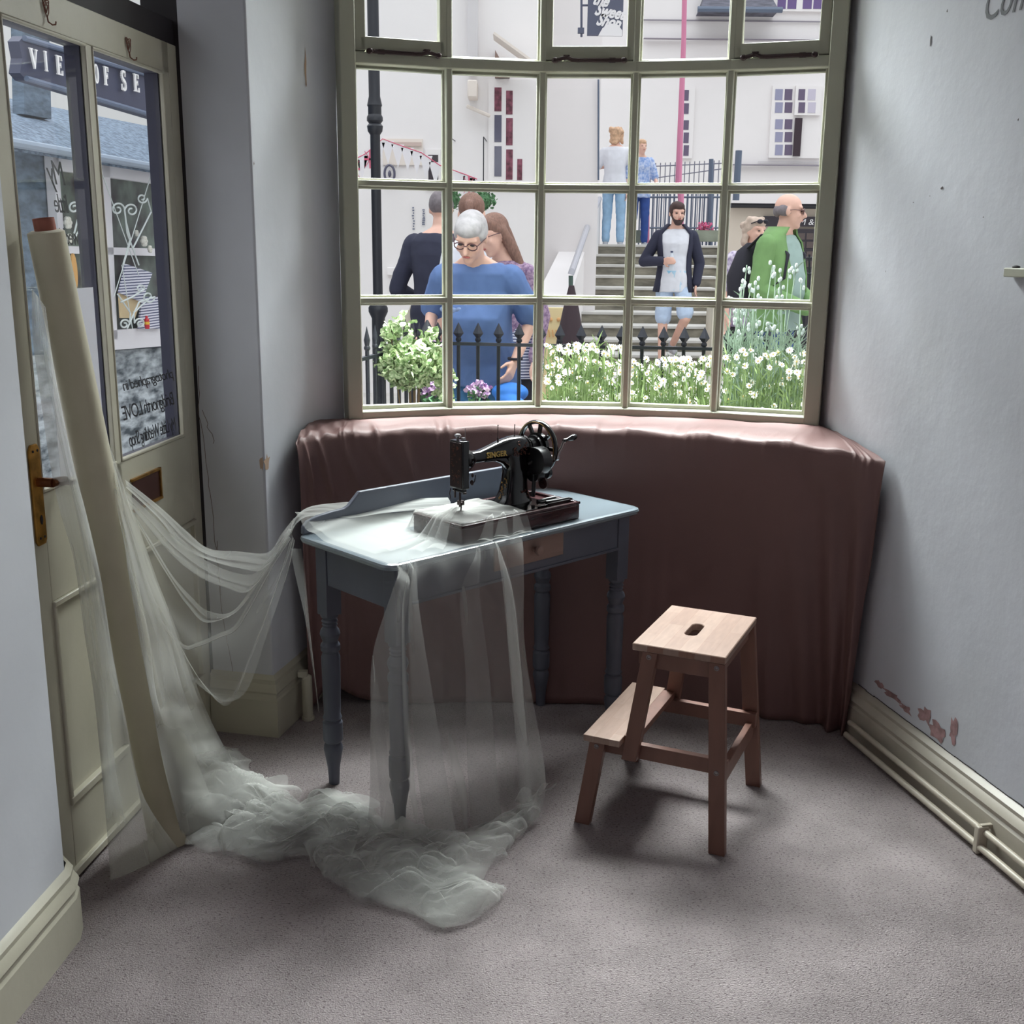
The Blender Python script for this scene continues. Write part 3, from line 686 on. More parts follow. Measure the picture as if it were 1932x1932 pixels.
# ================================================================ STEP STOOL
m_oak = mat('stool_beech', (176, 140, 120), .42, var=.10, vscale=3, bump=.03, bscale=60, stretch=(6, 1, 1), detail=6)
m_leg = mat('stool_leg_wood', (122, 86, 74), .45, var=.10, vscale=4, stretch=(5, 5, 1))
stl = thing('step_stool', 'brown wooden step stool with hand slot in its seat', 'stool', (.312, 2.700, 0), R(-24.5))
def slot(cx, cy, L, w, n=8):
    P = []
    for i in range(n + 1): a = R(180 * i / n); P.append((cx + w * math.cos(a), cy + L + w * math.sin(a)))
    for i in range(n + 1): a = R(180 + 180 * i / n); P.append((cx + w * math.cos(a), cy - L + w * math.sin(a)))
    return P
bm = bmesh.new(); outer = [(0, 0), (.243, 0), (.243, .347), (0, .347)]; inner = slot(.116, .172, .034, .0165)
ov = [bm.verts.new((x, y, .515)) for x, y in outer]; iv_ = [bm.verts.new((x, y, .515)) for x, y in inner]
ed = [bm.edges.new((ov[i], ov[(i + 1) % 4])) for i in range(4)] + [bm.edges.new((iv_[i], iv_[(i + 1) % len(iv_)])) for i in range(len(iv_))]
bmesh.ops.triangle_fill(bm, use_beauty=True, edges=ed); r_ = bmesh.ops.extrude_face_region(bm, geom=bm.faces[:])
bmesh.ops.translate(bm, verts=[v for v in r_['geom'] if isinstance(v, bmesh.types.BMVert)], vec=(0, 0, -.019)); bmesh.ops.recalc_face_normals(bm, faces=bm.faces)
me = bpy.data.meshes.new('seat'); bm.to_mesh(me); bm.free(); seat = bpy.data.objects.new('seat', me); COL.objects.link(seat); seat.parent = stl
# blocks of laminated wood in the seat
mo = bpy.data.materials.new('laminated_seat'); mo.use_nodes = True; n = mo.node_tree.nodes; L_ = mo.node_tree.links; b = n['Principled BSDF']; b.inputs['Roughness'].default_value = .36
t_ = n.new('ShaderNodeTexCoord'); br = n.new('ShaderNodeTexBrick'); mpn = n.new('ShaderNodeMapping'); mpn.inputs['Rotation'].default_value = (0, 0, R(90))
br.inputs['Scale'].default_value = 1; br.inputs['Brick Width'].default_value = .19; br.inputs['Row Height'].default_value = .041; br.inputs['Mortar Size'].default_value = .0003
br.inputs['Color1'].default_value = S(176, 150, 136); br.inputs['Color2'].default_value = S(160, 132, 118); br.inputs['Mortar'].default_value = S(148, 110, 92); br.inputs['Bias'].default_value = -.1
L_.new(t_.outputs['Object'], mpn.inputs[0]); L_.new(mpn.outputs[0], br.inputs['Vector'])
nz = n.new('ShaderNodeTexNoise'); nz.inputs['Scale'].default_value = 18; nz.inputs['Detail'].default_value = 6; mp2 = n.new('ShaderNodeMapping'); mp2.inputs['Scale'].default_value = (6, 1, 1); L_.new(t_.outputs['Object'], mp2.inputs[0]); L_.new(mp2.outputs[0], nz.inputs['Vector'])
mxc = n.new('ShaderNodeMix'); mxc.data_type = 'RGBA'; mxc.blend_type = 'MULTIPLY'; mxc.inputs[0].default_value = .35; L_.new(br.outputs['Color'], mxc.inputs[6]); L_.new(nz.outputs[0], mxc.inputs[7]); L_.new(mxc.outputs[2], b.inputs['Base Color'])
me.materials.append(mo); bv = seat.modifiers.new('b', 'BEVEL'); bv.width = .002; bv.limit_method = 'ANGLE'
def sy(z, far): return (.012 - .045 * (1 - z / .496)) if not far else (.335 + .045 * (1 - z / .496))
def legx(z, k):
    return {'r': lambda: lerp(.258, .221, z / .5), 'm': lambda: .046 + (z - .48) * .13, 's': lambda: -.078 + (z - .24) * .13}[k]()
def leg(k, far, z0, z1, w=.042):
    g = MB(); sgn = 1 if far else -1
    pts = []
    for z in (z0, z1):
        x = legx(z, k); y = sy(z, far); 
        for dx, dy in ((-w / 2, -.012), (w / 2, -.012), (w / 2, .012), (-w / 2, .012)): pts.append((x + dx, y + dy, z))
    g.add(pts, [(3, 2, 1, 0), (4, 5, 6, 7), (0, 1, 5, 4), (1, 2, 6, 5), (2, 3, 7, 6), (3, 0, 4, 7)])
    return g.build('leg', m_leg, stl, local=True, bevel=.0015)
for far in (False, True):
    leg('r', far, 0, .496); leg('m', far, .20, .496, .040); leg('s', far, 0, .238)
for far in (False, True):
    g = MB(); y0 = sy(.22, far) + (.024 if not far else -.024) * 1.0
    x0, x1 = -.10, .262
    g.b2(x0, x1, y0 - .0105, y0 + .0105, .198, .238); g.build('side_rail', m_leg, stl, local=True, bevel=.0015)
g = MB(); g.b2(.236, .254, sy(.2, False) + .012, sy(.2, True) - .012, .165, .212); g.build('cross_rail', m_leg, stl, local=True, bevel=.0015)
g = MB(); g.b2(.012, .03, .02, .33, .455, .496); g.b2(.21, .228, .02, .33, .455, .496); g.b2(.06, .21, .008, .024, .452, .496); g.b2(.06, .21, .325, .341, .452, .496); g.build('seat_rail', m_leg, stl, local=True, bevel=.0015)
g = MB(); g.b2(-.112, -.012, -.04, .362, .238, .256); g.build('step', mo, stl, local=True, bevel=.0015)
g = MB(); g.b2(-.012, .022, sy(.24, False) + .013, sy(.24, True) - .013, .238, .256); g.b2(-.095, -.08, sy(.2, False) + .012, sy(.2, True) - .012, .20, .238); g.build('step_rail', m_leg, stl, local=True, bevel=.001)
for x, z, k in ((legx(.48, 'm'), .484, 0), (legx(.225, 's'), .222, 0), (legx(.22, 'r'), .215, 0), (legx(.485, 'r'), .484, 0)):
    y = sy(z, False) - .012; g = MB(); g.tube([(x + .0055 * math.cos(i * math.pi / 8), y - .0006, z + .0055 * math.sin(i * math.pi / 8)) for i in range(17)], .0013, 6, cap=False); g.ell((x, y + .0005, z), (.0042, .001, .0042))
    g.build('bolt_head', m_steel, stl, local=True)
# ================================================================ TULLE AND ITS ROLL
def atdoor(px, py, n):
    d = _f + _r * ((px - 966) / FPX) - _u * ((py - 966) / FPX); o = Vector((0, 0, H))
    t = (DO + Dn * n - o).dot(Dn) / d.dot(Dn); return o + d * t
mt = bpy.data.materials.new('tulle'); mt.use_nodes = True; n = mt.node_tree.nodes; L_ = mt.node_tree.links; n.remove(n['Principled BSDF'])
df = n.new('ShaderNodeBsdfDiffuse'); tl = n.new('ShaderNodeBsdfTranslucent'); tp = n.new('ShaderNodeBsdfTransparent'); a1 = n.new('ShaderNodeMixShader'); a2 = n.new('ShaderNodeMixShader')
for k in (df, tl): k.inputs[0].default_value = S(237, 238, 234)
a1.inputs[0].default_value = .5; L_.new(df.outputs[0], a1.inputs[1]); L_.new(tl.outputs[0], a1.inputs[2])
# net density: a weave seen edge-on covers more
lw = n.new('ShaderNodeLayerWeight'); lw.inputs[0].default_value = .5; pw = n.new('ShaderNodeMath'); pw.operation = 'POWER'; pw.inputs[1].default_value = 3.0
mr = n.new('ShaderNodeMapRange'); mr.inputs[3].default_value = .235; mr.inputs[4].default_value = .80
L_.new(lw.outputs['Facing'], pw.inputs[0]); L_.new(pw.outputs[0], mr.inputs[0]); L_.new(mr.outputs[0], a2.inputs[0])
L_.new(tp.outputs[0], a2.inputs[1]); L_.new(a1.outputs[0], a2.inputs[2]); L_.new(a2.outputs[0], n['Material Output'].inputs[0])
m_roll = mat('wound_tulle', (196, 190, 166), .9, var=.03, vscale=10, bump=.15, bscale=25, spec=.1)
_b = m_roll.node_tree.nodes['Principled BSDF']; _b.inputs['Sheen Weight'].default_value = 1.0; _b.inputs['Sheen Roughness'].default_value = .35; _b.inputs['Sheen Tint'].default_value = (1, 1, .97, 1)
m_card = mat('cardboard_tube', (150, 92, 78), .8, var=.1, vscale=30)
rt, rb = Vector((-.992, 2.425, 1.52)), Vector((-.875, 2.60, .0))
roll = thing('fabric_roll', 'tall roll of cream tulle leaning upright against the door', 'fabric roll', rb)
ax = (rt - rb).normalized(); g = MB(); pts = []; rs = []
for i in range(40):
    t_ = i / 39; pts.append(rb.lerp(rt, t_) + Vector((0, 0, .0))); rs.append(lerp(.052, .038, t_) * (1 + .012 * noise.noise(Vector((t_ * 9, 0, 3)))))
pts.insert(0, rb + ax * -.0); rs.insert(0, .040); pts.append(rt + ax * .004); rs.append(.030)
g.tube(pts, rs, 40); g.M = None; g.v = [(a, b, max(c, .002)) for a, b, c in g.v]
g.build('wound_fabric', m_roll, roll, smooth=R(60))
g = MB(); r0_, r1_ = .022, .018
q0, q1 = rt - ax * .05, rt + ax * .028; g.tube([q0, q1], r0_, 26, cap=False); g.tube([q1, q0], r1_, 26, cap=False)
g.tube([q1 - ax * .001, q1 + ax * .001], [r0_, r0_], 26, cap=False)
# annulus at the mouth
vs = []; d0 = ax.cross(Vector((0, 1, 0))).normalized(); d1 = ax.cross(d0)
for rr in (r0_, r1_): vs += [q1 + (d0 * math.cos(a) + d1 * math.sin(a)) * rr for a in [2 * math.pi * k / 26 for k in range(26)]]
g.add(vs, [(k, (k + 1) % 26, 26 + (k + 1) % 26, 26 + k) for k in range(26)])
g.build('cardboard_tube', m_card, roll, label='brown cardboard tube end')

TL = MB()
def rib(pts, n):
    return [catmull(pts, i / (n - 1)) for i in range(n)]
def sheet(ribs, nu, nv, rip=0., fr=0., seed=0, smooth_across=False, zmin=.003):
    "ribs: list of polylines (top to bottom); loft across them"
    RR = [rib([Vector(p) for p in r_], nv) for r_ in ribs]; rows = []
    k = len(RR)
    for iu in range(nu + 1):
        u = iu / nu; row = []
        for j in range(nv):
            c = [r_[j] for r_ in RR]
            p = catmull(c, u) if smooth_across else interp(c, u)
            if rip:
                w = math.sin(u * fr * 6.283 + seed + 1.2 * math.sin(j / nv * 4 + seed)) * rip
                p = p + Vector((.35, -1, .0)) * w + Vector((0, 0, 1)) * noise.noise(Vector((u * 6, j * .06, seed))) * rip * .8
            if p.z < zmin: p.z = zmin + abs(noise.noise(Vector((u * 40, j * .3, seed)))) * .003
            row.append(p)
        rows.append(row)
    TL.grid(rows)
Y = aty; D_ = atdoor; Z = atz
# left of the roll, hanging behind it against the door
for k, o_ in enumerate((0, .006, .012)):
    sheet([[D_(60, 545, .05 + o_), D_(62, 640, .045), D_(78, 760, .045), D_(92, 860, .045), D_(112, 960, .05), D_(140, 1060, .055), D_(160, 1200, .06), D_(178, 1320, .07), D_(196, 1500, .085), Z(209, 1662, .004)],
       [D_(72, 560, .07 + o_), D_(82, 660, .065), D_(98, 760, .065), D_(118, 860, .07), D_(146, 980, .08), D_(166, 1080, .09), D_(186, 1210, .10), D_(204, 1330, .12), D_(228, 1500, .15), Z(262, 1640, .004)],
       [D_(86, 580, .08), D_(100, 680, .09), D_(118, 780, .09), D_(140, 880, .10), D_(168, 990, .12), D_(192, 1100, .13), D_(212, 1230, .15), D_(236, 1350, .16), D_(270, 1500, .19), Z(335, 1600, .004)]],
      24, 60, .0012, 2 + k, k * 2)
# right of the roll: the free edge sloping down to the carpet
for k, (dx, dn) in enumerate(((0, .0), (-14, .012), (-30, .02), (-6, .03))):
    sheet([[D_(186, 828, .07), D_(204, 890, .09), D_(222, 970, .12), D_(242, 1080, .15), D_(262, 1200, .17), D_(285, 1320, .19), D_(310, 1450, .21), Z(345, 1585, .01)],
       [D_(192, 822, .06), D_(212 + dx * .2, 880, .10 + dn), D_(238 + dx * .4, 980, .15), D_(270 + dx * .5, 1100, .18), D_(300 + dx * .6, 1200, .2), D_(330 + dx, 1330, .23), Y(375 + dx, 1440, 2.70), Z(420, 1550, .04)],
       [D_(196, 818, .06), D_(218 + dx * .3, 870, .10 + dn), D_(250 + dx * .5, 960, .15), D_(295 + dx * .6, 1090, .18), D_(338 + dx * .7, 1200, .22), D_(385 + dx, 1330, .26), Y(432 + dx, 1425, 2.76), Z(480, 1500, .06)]],
      40, 60, .0018, 1.6 + k * .7, k * 1.7)
# the swag from roll to table corner: overlapping gathered bands
swag = [
    ([Y(236, 905, 2.60), Y(300, 955, 2.66), Y(350, 1000, 2.72), Y(392, 1034, 2.77), Y(450, 1040, 2.82), Y(505, 1042, 2.87), Y(532, 1006, 2.91), Y(556, 976, 2.96)],
     [Y(238, 920, 2.60), Y(300, 980, 2.65), Y(340, 1030, 2.70), Y(390, 1055, 2.74), Y(450, 1072, 2.79), Y(500, 1074, 2.85), Y(540, 1020, 2.90), Y(548, 1000, 2.94)], 14),
    ([Y(236, 925, 2.60), Y(285, 970, 2.63), Y(330, 1015, 2.68), Y(385, 1055, 2.73), Y(440, 1080, 2.78), Y(485, 1080, 2.83), Y(525, 1030, 2.89), Y(546, 995, 2.94)],
     [Y(234, 940, 2.60), Y(275, 990, 2.62), Y(325, 1048, 2.66), Y(375, 1088, 2.70), Y(425, 1108, 2.75), Y(470, 1115, 2.80), Y(515, 1050, 2.87), Y(543, 1005, 2.93)], 14),
    ([Y(240, 950, 2.60), Y(285, 1020, 2.62), Y(325, 1085, 2.66), Y(360, 1125, 2.70), Y(392, 1152, 2.72), Y(440, 1152, 2.77), Y(490, 1085, 2.84), Y(543, 1010, 2.92)],
     [Y(245, 960, 2.60), Y(285, 1035, 2.61), Y(325, 1100, 2.64), Y(352, 1140, 2.68), Y(390, 1175, 2.71), Y(445, 1150, 2.76), Y(495, 1088, 2.83), Y(544, 1012, 2.92)], 8),
    ([Y(300, 1165, 2.62), Y(345, 1215, 2.66), Y(372, 1212, 2.69), Y(412, 1195, 2.72), Y(442, 1180, 2.75), Y(470, 1135, 2.79), Y(512, 1060, 2.86), Y(545, 1012, 2.92)],
     [Y(300, 1172, 2.62), Y(340, 1219, 2.65), Y(372, 1217, 2.68), Y(412, 1200, 2.71), Y(444, 1186, 2.74), Y(474, 1140, 2.78), Y(515, 1064, 2.85), Y(547, 1014, 2.92)], 4)]
for k, (a, b, m_) in enumerate(swag):
    sheet([a, [p.lerp(q_, .5) + Vector((.010, -.022, 0)) for p, q_ in zip(a, b)], b], m_, 70, .0012, 1.5, k)
    if k < 2: sheet([a, b], m_ - 4, 70, .002, 2.0, k + 3)
# big translucent belly of the swag
for k in (0, 1):
    sheet([[Y(236, 915, 2.61), Y(300, 960, 2.66), Y(350, 1005, 2.71), Y(392, 1040, 2.76), Y(450, 1048, 2.81), Y(505, 1045, 2.86), Y(532, 1010, 2.90), Y(548, 998, 2.94)],
       [Y(250, 985, 2.62), Y(300, 1060, 2.66), Y(352, 1130, 2.70), Y(392, 1150, 2.73), Y(440, 1145, 2.78), Y(490, 1090, 2.84), Y(528, 1040, 2.89), Y(548, 1004, 2.93)],
       [Y(280, 1085, 2.64), Y(320, 1160, 2.67), Y(360, 1215, 2.71), Y(400, 1230, 2.74), Y(450, 1210, 2.79), Y(500, 1130, 2.85), Y(538, 1060, 2.90), Y(552, 1012, 2.94)],
       [Y(320, 1195, 2.67), Y(345, 1260, 2.70), Y(385, 1300, 2.73), Y(428, 1322, 2.76), Y(468, 1296, 2.81), Y(505, 1190, 2.86), Y(542, 1080, 2.90), Y(556, 1020, 2.94)]], 48, 60, .006 + .004 * k, 2.2 + 1.5 * k, k * 2.4, smooth_across=True) if k == 0 else \
    sheet([[Y(330, 1200, 2.65), Y(372, 1275, 2.70), Y(428, 1320, 2.75), Y(470, 1240, 2.80), Y(520, 1110, 2.86), Y(548, 1020, 2.92)],
           [Y(352, 1240, 2.66), Y(390, 1300, 2.70), Y(432, 1330, 2.74), Y(474, 1245, 2.79), Y(522, 1112, 2.85), Y(549, 1020, 2.92)]], 6, 40, .002, 1, 4)
# narrow fall beside the left table leg
sheet([[Y(548, 1035, 2.91), Y(556, 1080, 2.90), Y(576, 1170, 2.89), Y(590, 1260, 2.87), Y(600, 1340, 2.86)], [Y(568, 1035, 2.90), Y(576, 1090, 2.89), Y(584, 1180, 2.88), Y(594, 1270, 2.86), Y(602, 1345, 2.86)]], 6, 40, .002, 1, 2)
# over the back board's low end and across the left half of the table top (table coordinates)
TI = Matrix.Translation((-.292, 2.632, 0)) @ Matrix.Rotation(TA, 4, 'Z')
def T(x, y, z): return TI @ Vector((x, y, z))
def tabsheet(nx, ny, f, x0, x1, y0, y1):
    rows = []
    for i in range(nx + 1):
        x = lerp(x0, x1, i / nx); rows.append([f(x, lerp(y0, y1, j / ny)) for j in range(ny + 1)])
    TL.grid(rows)
def top_f(seed):
    def f(x, y):
        z = .7385
        over = max(0, min(1, (x - .235) / .02)) * max(0, min(1, (.255 - y) / .02)); over *= max(0, min(1, (y - .012) / .02))
        z += .051 * over + .004 * abs(noise.noise(Vector((x * 7, y * 5, seed)))) + .012 * math.exp(-((y - .36 - .25 * (x - .1)) / .03) ** 2) * (1 - over)
        d = math.hypot(x - .36, y - .165); a = math.atan2(y - .165, x - .36)      # folds radiate from the needle
        z += .0018 * (1 + math.sin(a * 11 + seed)) * math.exp(-((d - .12) / .1) ** 2)
        z += .05 * math.exp(-((y - .43) / .05) ** 2) * (1 - over) * max(0, 1 - x / .3) * 1.1
        return T(x, y, z)
    return f
tabsheet(90, 70, top_f(1.0), -.005, .49, -.002, .425)
tabsheet(70, 50, top_f(4.3), .02, .45, .10, .40)
# from the corner up over the board
sheet([[Y(546, 1012, 2.93), Y(552, 985, 2.97), Y(572, 962, 3.03), Y(600, 952, 3.08), Y(640, 948, 3.14), Y(700, 945, 3.20), Y(790, 940, 3.20), Y(845, 938, 3.14)],
       [Y(548, 1005, 2.92), Y(556, 980, 2.95), Y(576, 964, 3.0), Y(610, 960, 3.05), Y(650, 962, 3.08), Y(710, 956, 3.12), Y(790, 950, 3.12), Y(850, 948, 3.09)],
       [Y(549, 1008, 2.91), Y(560, 988, 2.93), Y(580, 974, 2.97), Y(620, 972, 3.0), Y(665, 976, 3.0), Y(720, 968, 3.04), Y(790, 962, 3.06), Y(852, 957, 3.05)]], 24, 60, .003, 3, 1, smooth_across=True)
# fan of folds from the needle down to the front left of the top
for a, b, c_, d_ in ((.352, .17, .10, .04), (.345, .16, .15, .02), (.35, .15, .05, .10), (.40, .03, .36, -.006), (.36, .03, .30, -.006), (.44, .03, .43, -.006)):
    rows = []
    for i in range(21):
        t_ = i / 20; x, y = lerp(a, c_, t_), lerp(b, d_, t_); zb = .741 + (.05 if (x > .25 and y > .02) else .05 * max(0, 1 - max(0, .25 - x) / .06)) * (1 if y > .02 else max(0, y / .02)) + .004
        w = lerp(.004, .022, t_); dv = Vector((-(d_ - b), c_ - a)).normalized()
        rows.append([T(x + dv.x * w * s_, y + dv.y * w * s_, zb + .009 * (1 - s_ * s_) * (1 - .5 * t_)) for s_ in (-1, -.5, 0, .5, 1)])
    TL.grid(rows)
# hanging from the front edge to the carpet
FR_ = [
    [T(.005, -.008, .742), T(.003, -.016, .715), Y(738, 1120, 2.64), Y(703, 1235, 2.62), Y(699, 1370, 2.60), Y(698, 1500, 2.60), Z(690, 1580, .01)],
    [T(.03, -.010, .742), T(.03, -.018, .715), Y(757, 1150, 2.60), Y(757, 1300, 2.57), Y(762, 1430, 2.55), Y(768, 1540, 2.53), Z(775, 1600, .01)],
    [T(.04, -.010, .742), T(.045, -.018, .715), Y(770, 1150, 2.63), Y(776, 1300, 2.62), Y(785, 1430, 2.60), Y(800, 1540, 2.57), Z(815, 1600, .01)],
    [T(.06, -.010, .742), T(.065, -.018, .715), Y(790, 1150, 2.66), Y(812, 1290, 2.65), Y(836, 1420, 2.63), Y(858, 1500, 2.62), Z(865, 1570, .01)],
    [T(.17, -.010, .742), T(.17, -.018, .715), Y(870, 1150, 2.74), Y(875, 1290, 2.72), Y(880, 1420, 2.70), Y(885, 1490, 2.68), Z(890, 1560, .01)],
    [T(.27, -.010, .742), T(.275, -.018, .715), Y(905, 1120, 2.80), Y(922, 1260, 2.76), Y(932, 1380, 2.73), Y(940, 1480, 2.68), Z(950, 1560, .01)],
    [T(.33, -.010, .742), T(.335, -.018, .715), Y(950, 1120, 2.84), Y(962, 1260, 2.80), Y(972, 1380, 2.77), Y(980, 1480, 2.72), Z(985, 1550, .01)],
    [T(.425, -.008, .742), T(.43, -.016, .715), Y(988, 1100, 2.92), Y(988, 1200, 2.90), Y(1003, 1310, 2.87), Y(1020, 1400, 2.83), Y(1030, 1480, 2.74), Z(1018, 1545, .01)]]
sheet(FR_, 70, 70, .0035, 7, .5)
bands = [(FR_[0], 0, [Vector((.045, 0, 0)) * t_ for t_ in (0, .6, 1.0, 1.6, 1.8, 1.8, 1.8)], 1), (FR_[2], 0, [Vector((.06, -.01, 0)) * t_ for t_ in (.1, .2, .5, .9, 1.2, 1.3, 1.3)], 2),
         (FR_[5], 0, [Vector((-.055, -.01, 0)) * t_ for t_ in (.1, .25, .9, 1.1, 1.3, 1.4, 1.5)], 3), (FR_[7], 0, [Vector((-.055, -.01, 0)) * t_ for t_ in (.7, .8, .8, .8, .9, 1, 1, 1)], 4), (FR_[6], 0, [Vector((.03, -.01, 0)) * t_ for t_ in (.1, .3, .9, 1.0, 1, 1, 1)], 5)]
for r_, _, off, sd in bands:
    a = [p + Vector((0, -.006, 0)) for p in r_]; b = [p + q_ + Vector((0, -.010, 0)) for p, q_ in zip(r_, off)]
    sheet([a, b], 8, 60, .0015, 1.3, sd)
# flap turned back near the left edge
sheet([[Y(703, 1236, 2.61), Y(715, 1300, 2.60), Y(722, 1345, 2.60), Y(735, 1450, 2.58), Z(748, 1560, .01)], [Y(704, 1238, 2.60), Y(704, 1300, 2.59), Y(702, 1350, 2.59), Y(712, 1450, 2.57), Z(722, 1580, .01)]], 6, 30, .001, 1, 3)

# the heap on the carpet: crumpled layers following the photographed outline
def heap(cols, nu, nv, hgt, seed, lay=1, fold=.02):
    "cols: list of (far point, near point) in pixels along the heap"
    P = [(atz(a[0], a[1], .0), atz(b[0], b[1], .0)) for a, b in cols]
    A = [p[0] for p in P]; B = [p[1] for p in P]
    for L in range(lay):
        sd = seed + L * 3.7; rows = []
        for i in range(nu + 1):
            u = i / nu; a, b = catmull(A, u), catmull(B, u); row = []
            for j in range(nv + 1):
                v = j / nv; p = a.lerp(b, v); env = max(0, math.sin(math.pi * min(1, max(0, v * .96 + .02)))) ** .6
                s1 = noise.noise(Vector((p.x * 6, p.y * 9, sd))); s2 = noise.noise(Vector((p.x * 12, p.y * 19, sd + 9))); s3 = noise.noise(Vector((p.x * 26, p.y * 36, sd + 4)))
                h = hgt * env * (.10 + 1.5 * abs(s1) + 1.0 * abs(s2) + .30 * abs(s3)) * (1 - .12 * L)
                q = p + Vector((s2 * fold + s1 * fold * 1.4, noise.noise(Vector((p.x * 11, p.y * 11, sd + 20))) * fold * 2.2, 0)) * (1 + .3 * L)
                q.z = .004 + h + L * .004; row.append(q)
            rows.append(row)
        TL.grid(rows)
heap([((350, 1480), (352, 1592)), ((420, 1430), (395, 1605)), ((470, 1470), (440, 1612)), ((530, 1500), (500, 1630)), ((570, 1530), (565, 1618)), ((600, 1515), (600, 1618)), ((640, 1510), (612, 1640)), ((700, 1540), (640, 1662))], 110, 40, .05, 1.0, 5, .02)
heap([((600, 1540), (610, 1615)), ((640, 1510), (612, 1650)), ((690, 1540), (650, 1665)), ((740, 1560), (690, 1680)), ((800, 1570), (760, 1690)), ((850, 1580), (840, 1690)), ((930, 1560), (900, 1662)), ((1000, 1520), (960, 1610)), ((1028, 1485), (1002, 1560))], 130, 44, .042, 2.0, 3, .02)
heap([((620, 1625), (612, 1650)), ((660, 1620), (652, 1690)), ((720, 1620), (700, 1705)), ((770, 1600), (760, 1725)), ((830, 1630), (830, 1750)), ((890, 1670), (880, 1740)), ((950, 1690), (945, 1705))], 90, 36, .036, 5.0, 4, .016)
# thin strands trailing over the carpet between roll and heap
sheet([[Z(468, 1468, .05), Z(520, 1498, .02), Z(570, 1515, .01), Z(605, 1522, .01)], [Z(466, 1475, .05), Z(520, 1510, .02), Z(570, 1528, .01), Z(600, 1532, .01)]], 6, 30, .002, 1, 1)
# soft standing loop of the heap behind the left leg
rows = []
for i in range(31):
    t_ = i / 30; rows.append([atz(lerp(588, 668, v) + 10 * math.sin(t_ * 3), 1588 - 8 * v, 0) + Vector((0, .10 * t_ * .6, .075 * math.sin(math.pi * t_ * .9) * math.sin(math.pi * (.12 + .76 * v)) + .006)) for v in [k / 20 for k in range(21)]])
TL.grid(rows); TL.grid([[p + Vector((.006, .012, .004 * math.sin(i + j * .6))) for j, p in enumerate(r_)] for i, r_ in enumerate(rows)])
# the wing lifted off the heap
sheet([[Z(740, 1640, .02), Z(745, 1630, .03), Z(765, 1618, .04)], [Z(800, 1650, .02), Z(830, 1672, .01), Z(868, 1692, .01)], [Z(780, 1700, .01), Z(810, 1728, .008), Z(836, 1752, .004)]], 30, 24, .004, 3, 2)
sheet([[Z(760, 1540, .03), Z(790, 1560, .06), Z(815, 1585, .05), Z(845, 1603, .02)], [Z(720, 1560, .02), Z(760, 1575, .04), Z(800, 1590, .03), Z(842, 1604, .01)]], 12, 30, .003, 2, 5)
tul = TL.build('draped_tulle', mt, smooth=math.pi)
tag(tul, 'sheer white tulle swagged from the roll over the table and heaped on the carpet', 'tulle fabric')

# paper and handwriting on the door glass
m_paper = mat('white_paper', (214, 214, 224), .7)
gd = .012
def dl(px, py, y=-.0):                      # door-local coordinates of the plane at street offset y
    p = atdoor(px, py, -y); return wmat(door).inverted() @ p
g = MB(); c4 = [dl(120, 545, .014), dl(172, 543, .014), dl(205, 900, .014), dl(160, 905, .014)]
x0, x1 = c4[0].x - .10, .352; g.b2(x0, x1, .0035, .0045, .958, c4[0].z); pp = g.build('paper_notice', m_paper, None); pp.matrix_basis = wmat(door)
tag(pp, 'white paper notice taped inside the door glass', 'notice')
m_pen = mat('black_marker', (26, 24, 34), .6)
def hand(body, px, py, size, wd_=1.0, mirror=True, nm='glass_lettering', shear=.3, rot=0, lab=None):
    p = dl(px, py, .0185)
    o = text(nm, body, m_pen, None, (0, 0, 0), (1, 0, 0), (0, 0, 1), size, .0003, shear=shear, space=.82)
    # written on the street side, so it reads mirrored from the room
    sx_ = -1 if mirror else 1
    o.matrix_basis = wmat(door) @ Matrix(((sx_ * wd_, 0, 0, p.x), (0, 0, 1, .0085), (rot, 1, 0, p.z), (0, 0, 0, 1)))
    tag(o, lab, 'lettering'); return o
hand('My', 118, 350, .075, .9, lab='handwritten word My on the left door pane, mirrored')
hand('little', 124, 402, .06, .8, lab='handwritten word little on the left door pane, mirrored')
hand('wedding', 144, 462, .055, .8, lab='lowest handwritten word on the left door pane, beside the roll')
hand('photographed in', 322, 712, .04, 1.45, rot=-.0, lab='top mirrored handwritten line on the right door pane')
hand('Bridgnorth LOVE', 324, 762, .055, 1.0, lab='middle mirrored handwritten line on the right door pane')
hand('My Little Wedding Shop', 327, 810, .055, .68, lab='lowest mirrored handwritten line on the right door pane')
# rusty wire hooks on the top rail
m_rust = mat('rusty_wire', (126, 84, 70), .7, .3)
for i, (x, z) in enumerate(((.215, 1.99), (.606, 1.978))):
    h = thing('coat_hook', ['rusty wire heart hook above the left door pane', 'rusty wire heart hook above the right door pane'][i], 'hook', wmat(door) @ Vector((x, -.006, z)), door.rotation_euler[2], 'rusty wire hooks on the door')
    g = MB()
    for sg in (-1, 1):
        g.tube([(sg * .0 + sg * .013 * math.sin(t_ * 3.1), -.002, -.006 + .024 * math.sin(t_ * 1.57) ** .8 - .0 + .006 * math.sin(t_ * 3.1)) for t_ in [k / 10 for k in range(11)]], .0014, 6)
        g.tube([(sg * .012, -.002, .012), (sg * .008, -.003, -.004), (0, -.003, -.016)], .0013, 6)
        g.tube([(sg * (.005 + .004 * math.cos(a)), -.003, .012 + .004 * math.sin(a)) for a in [k * .7 for k in range(10)]], .001, 5)
    g.build('wire_heart', m_rust, h, local=True)
    g = MB(); g.tube([(0, -.003, -.012), (.001, -.004, -.024), (.004, -.012, -.030), (.010, -.016, -.028), (.012, -.016, -.022)], .0018, 6); g.build('hook_prong', m_rust, h, local=True)
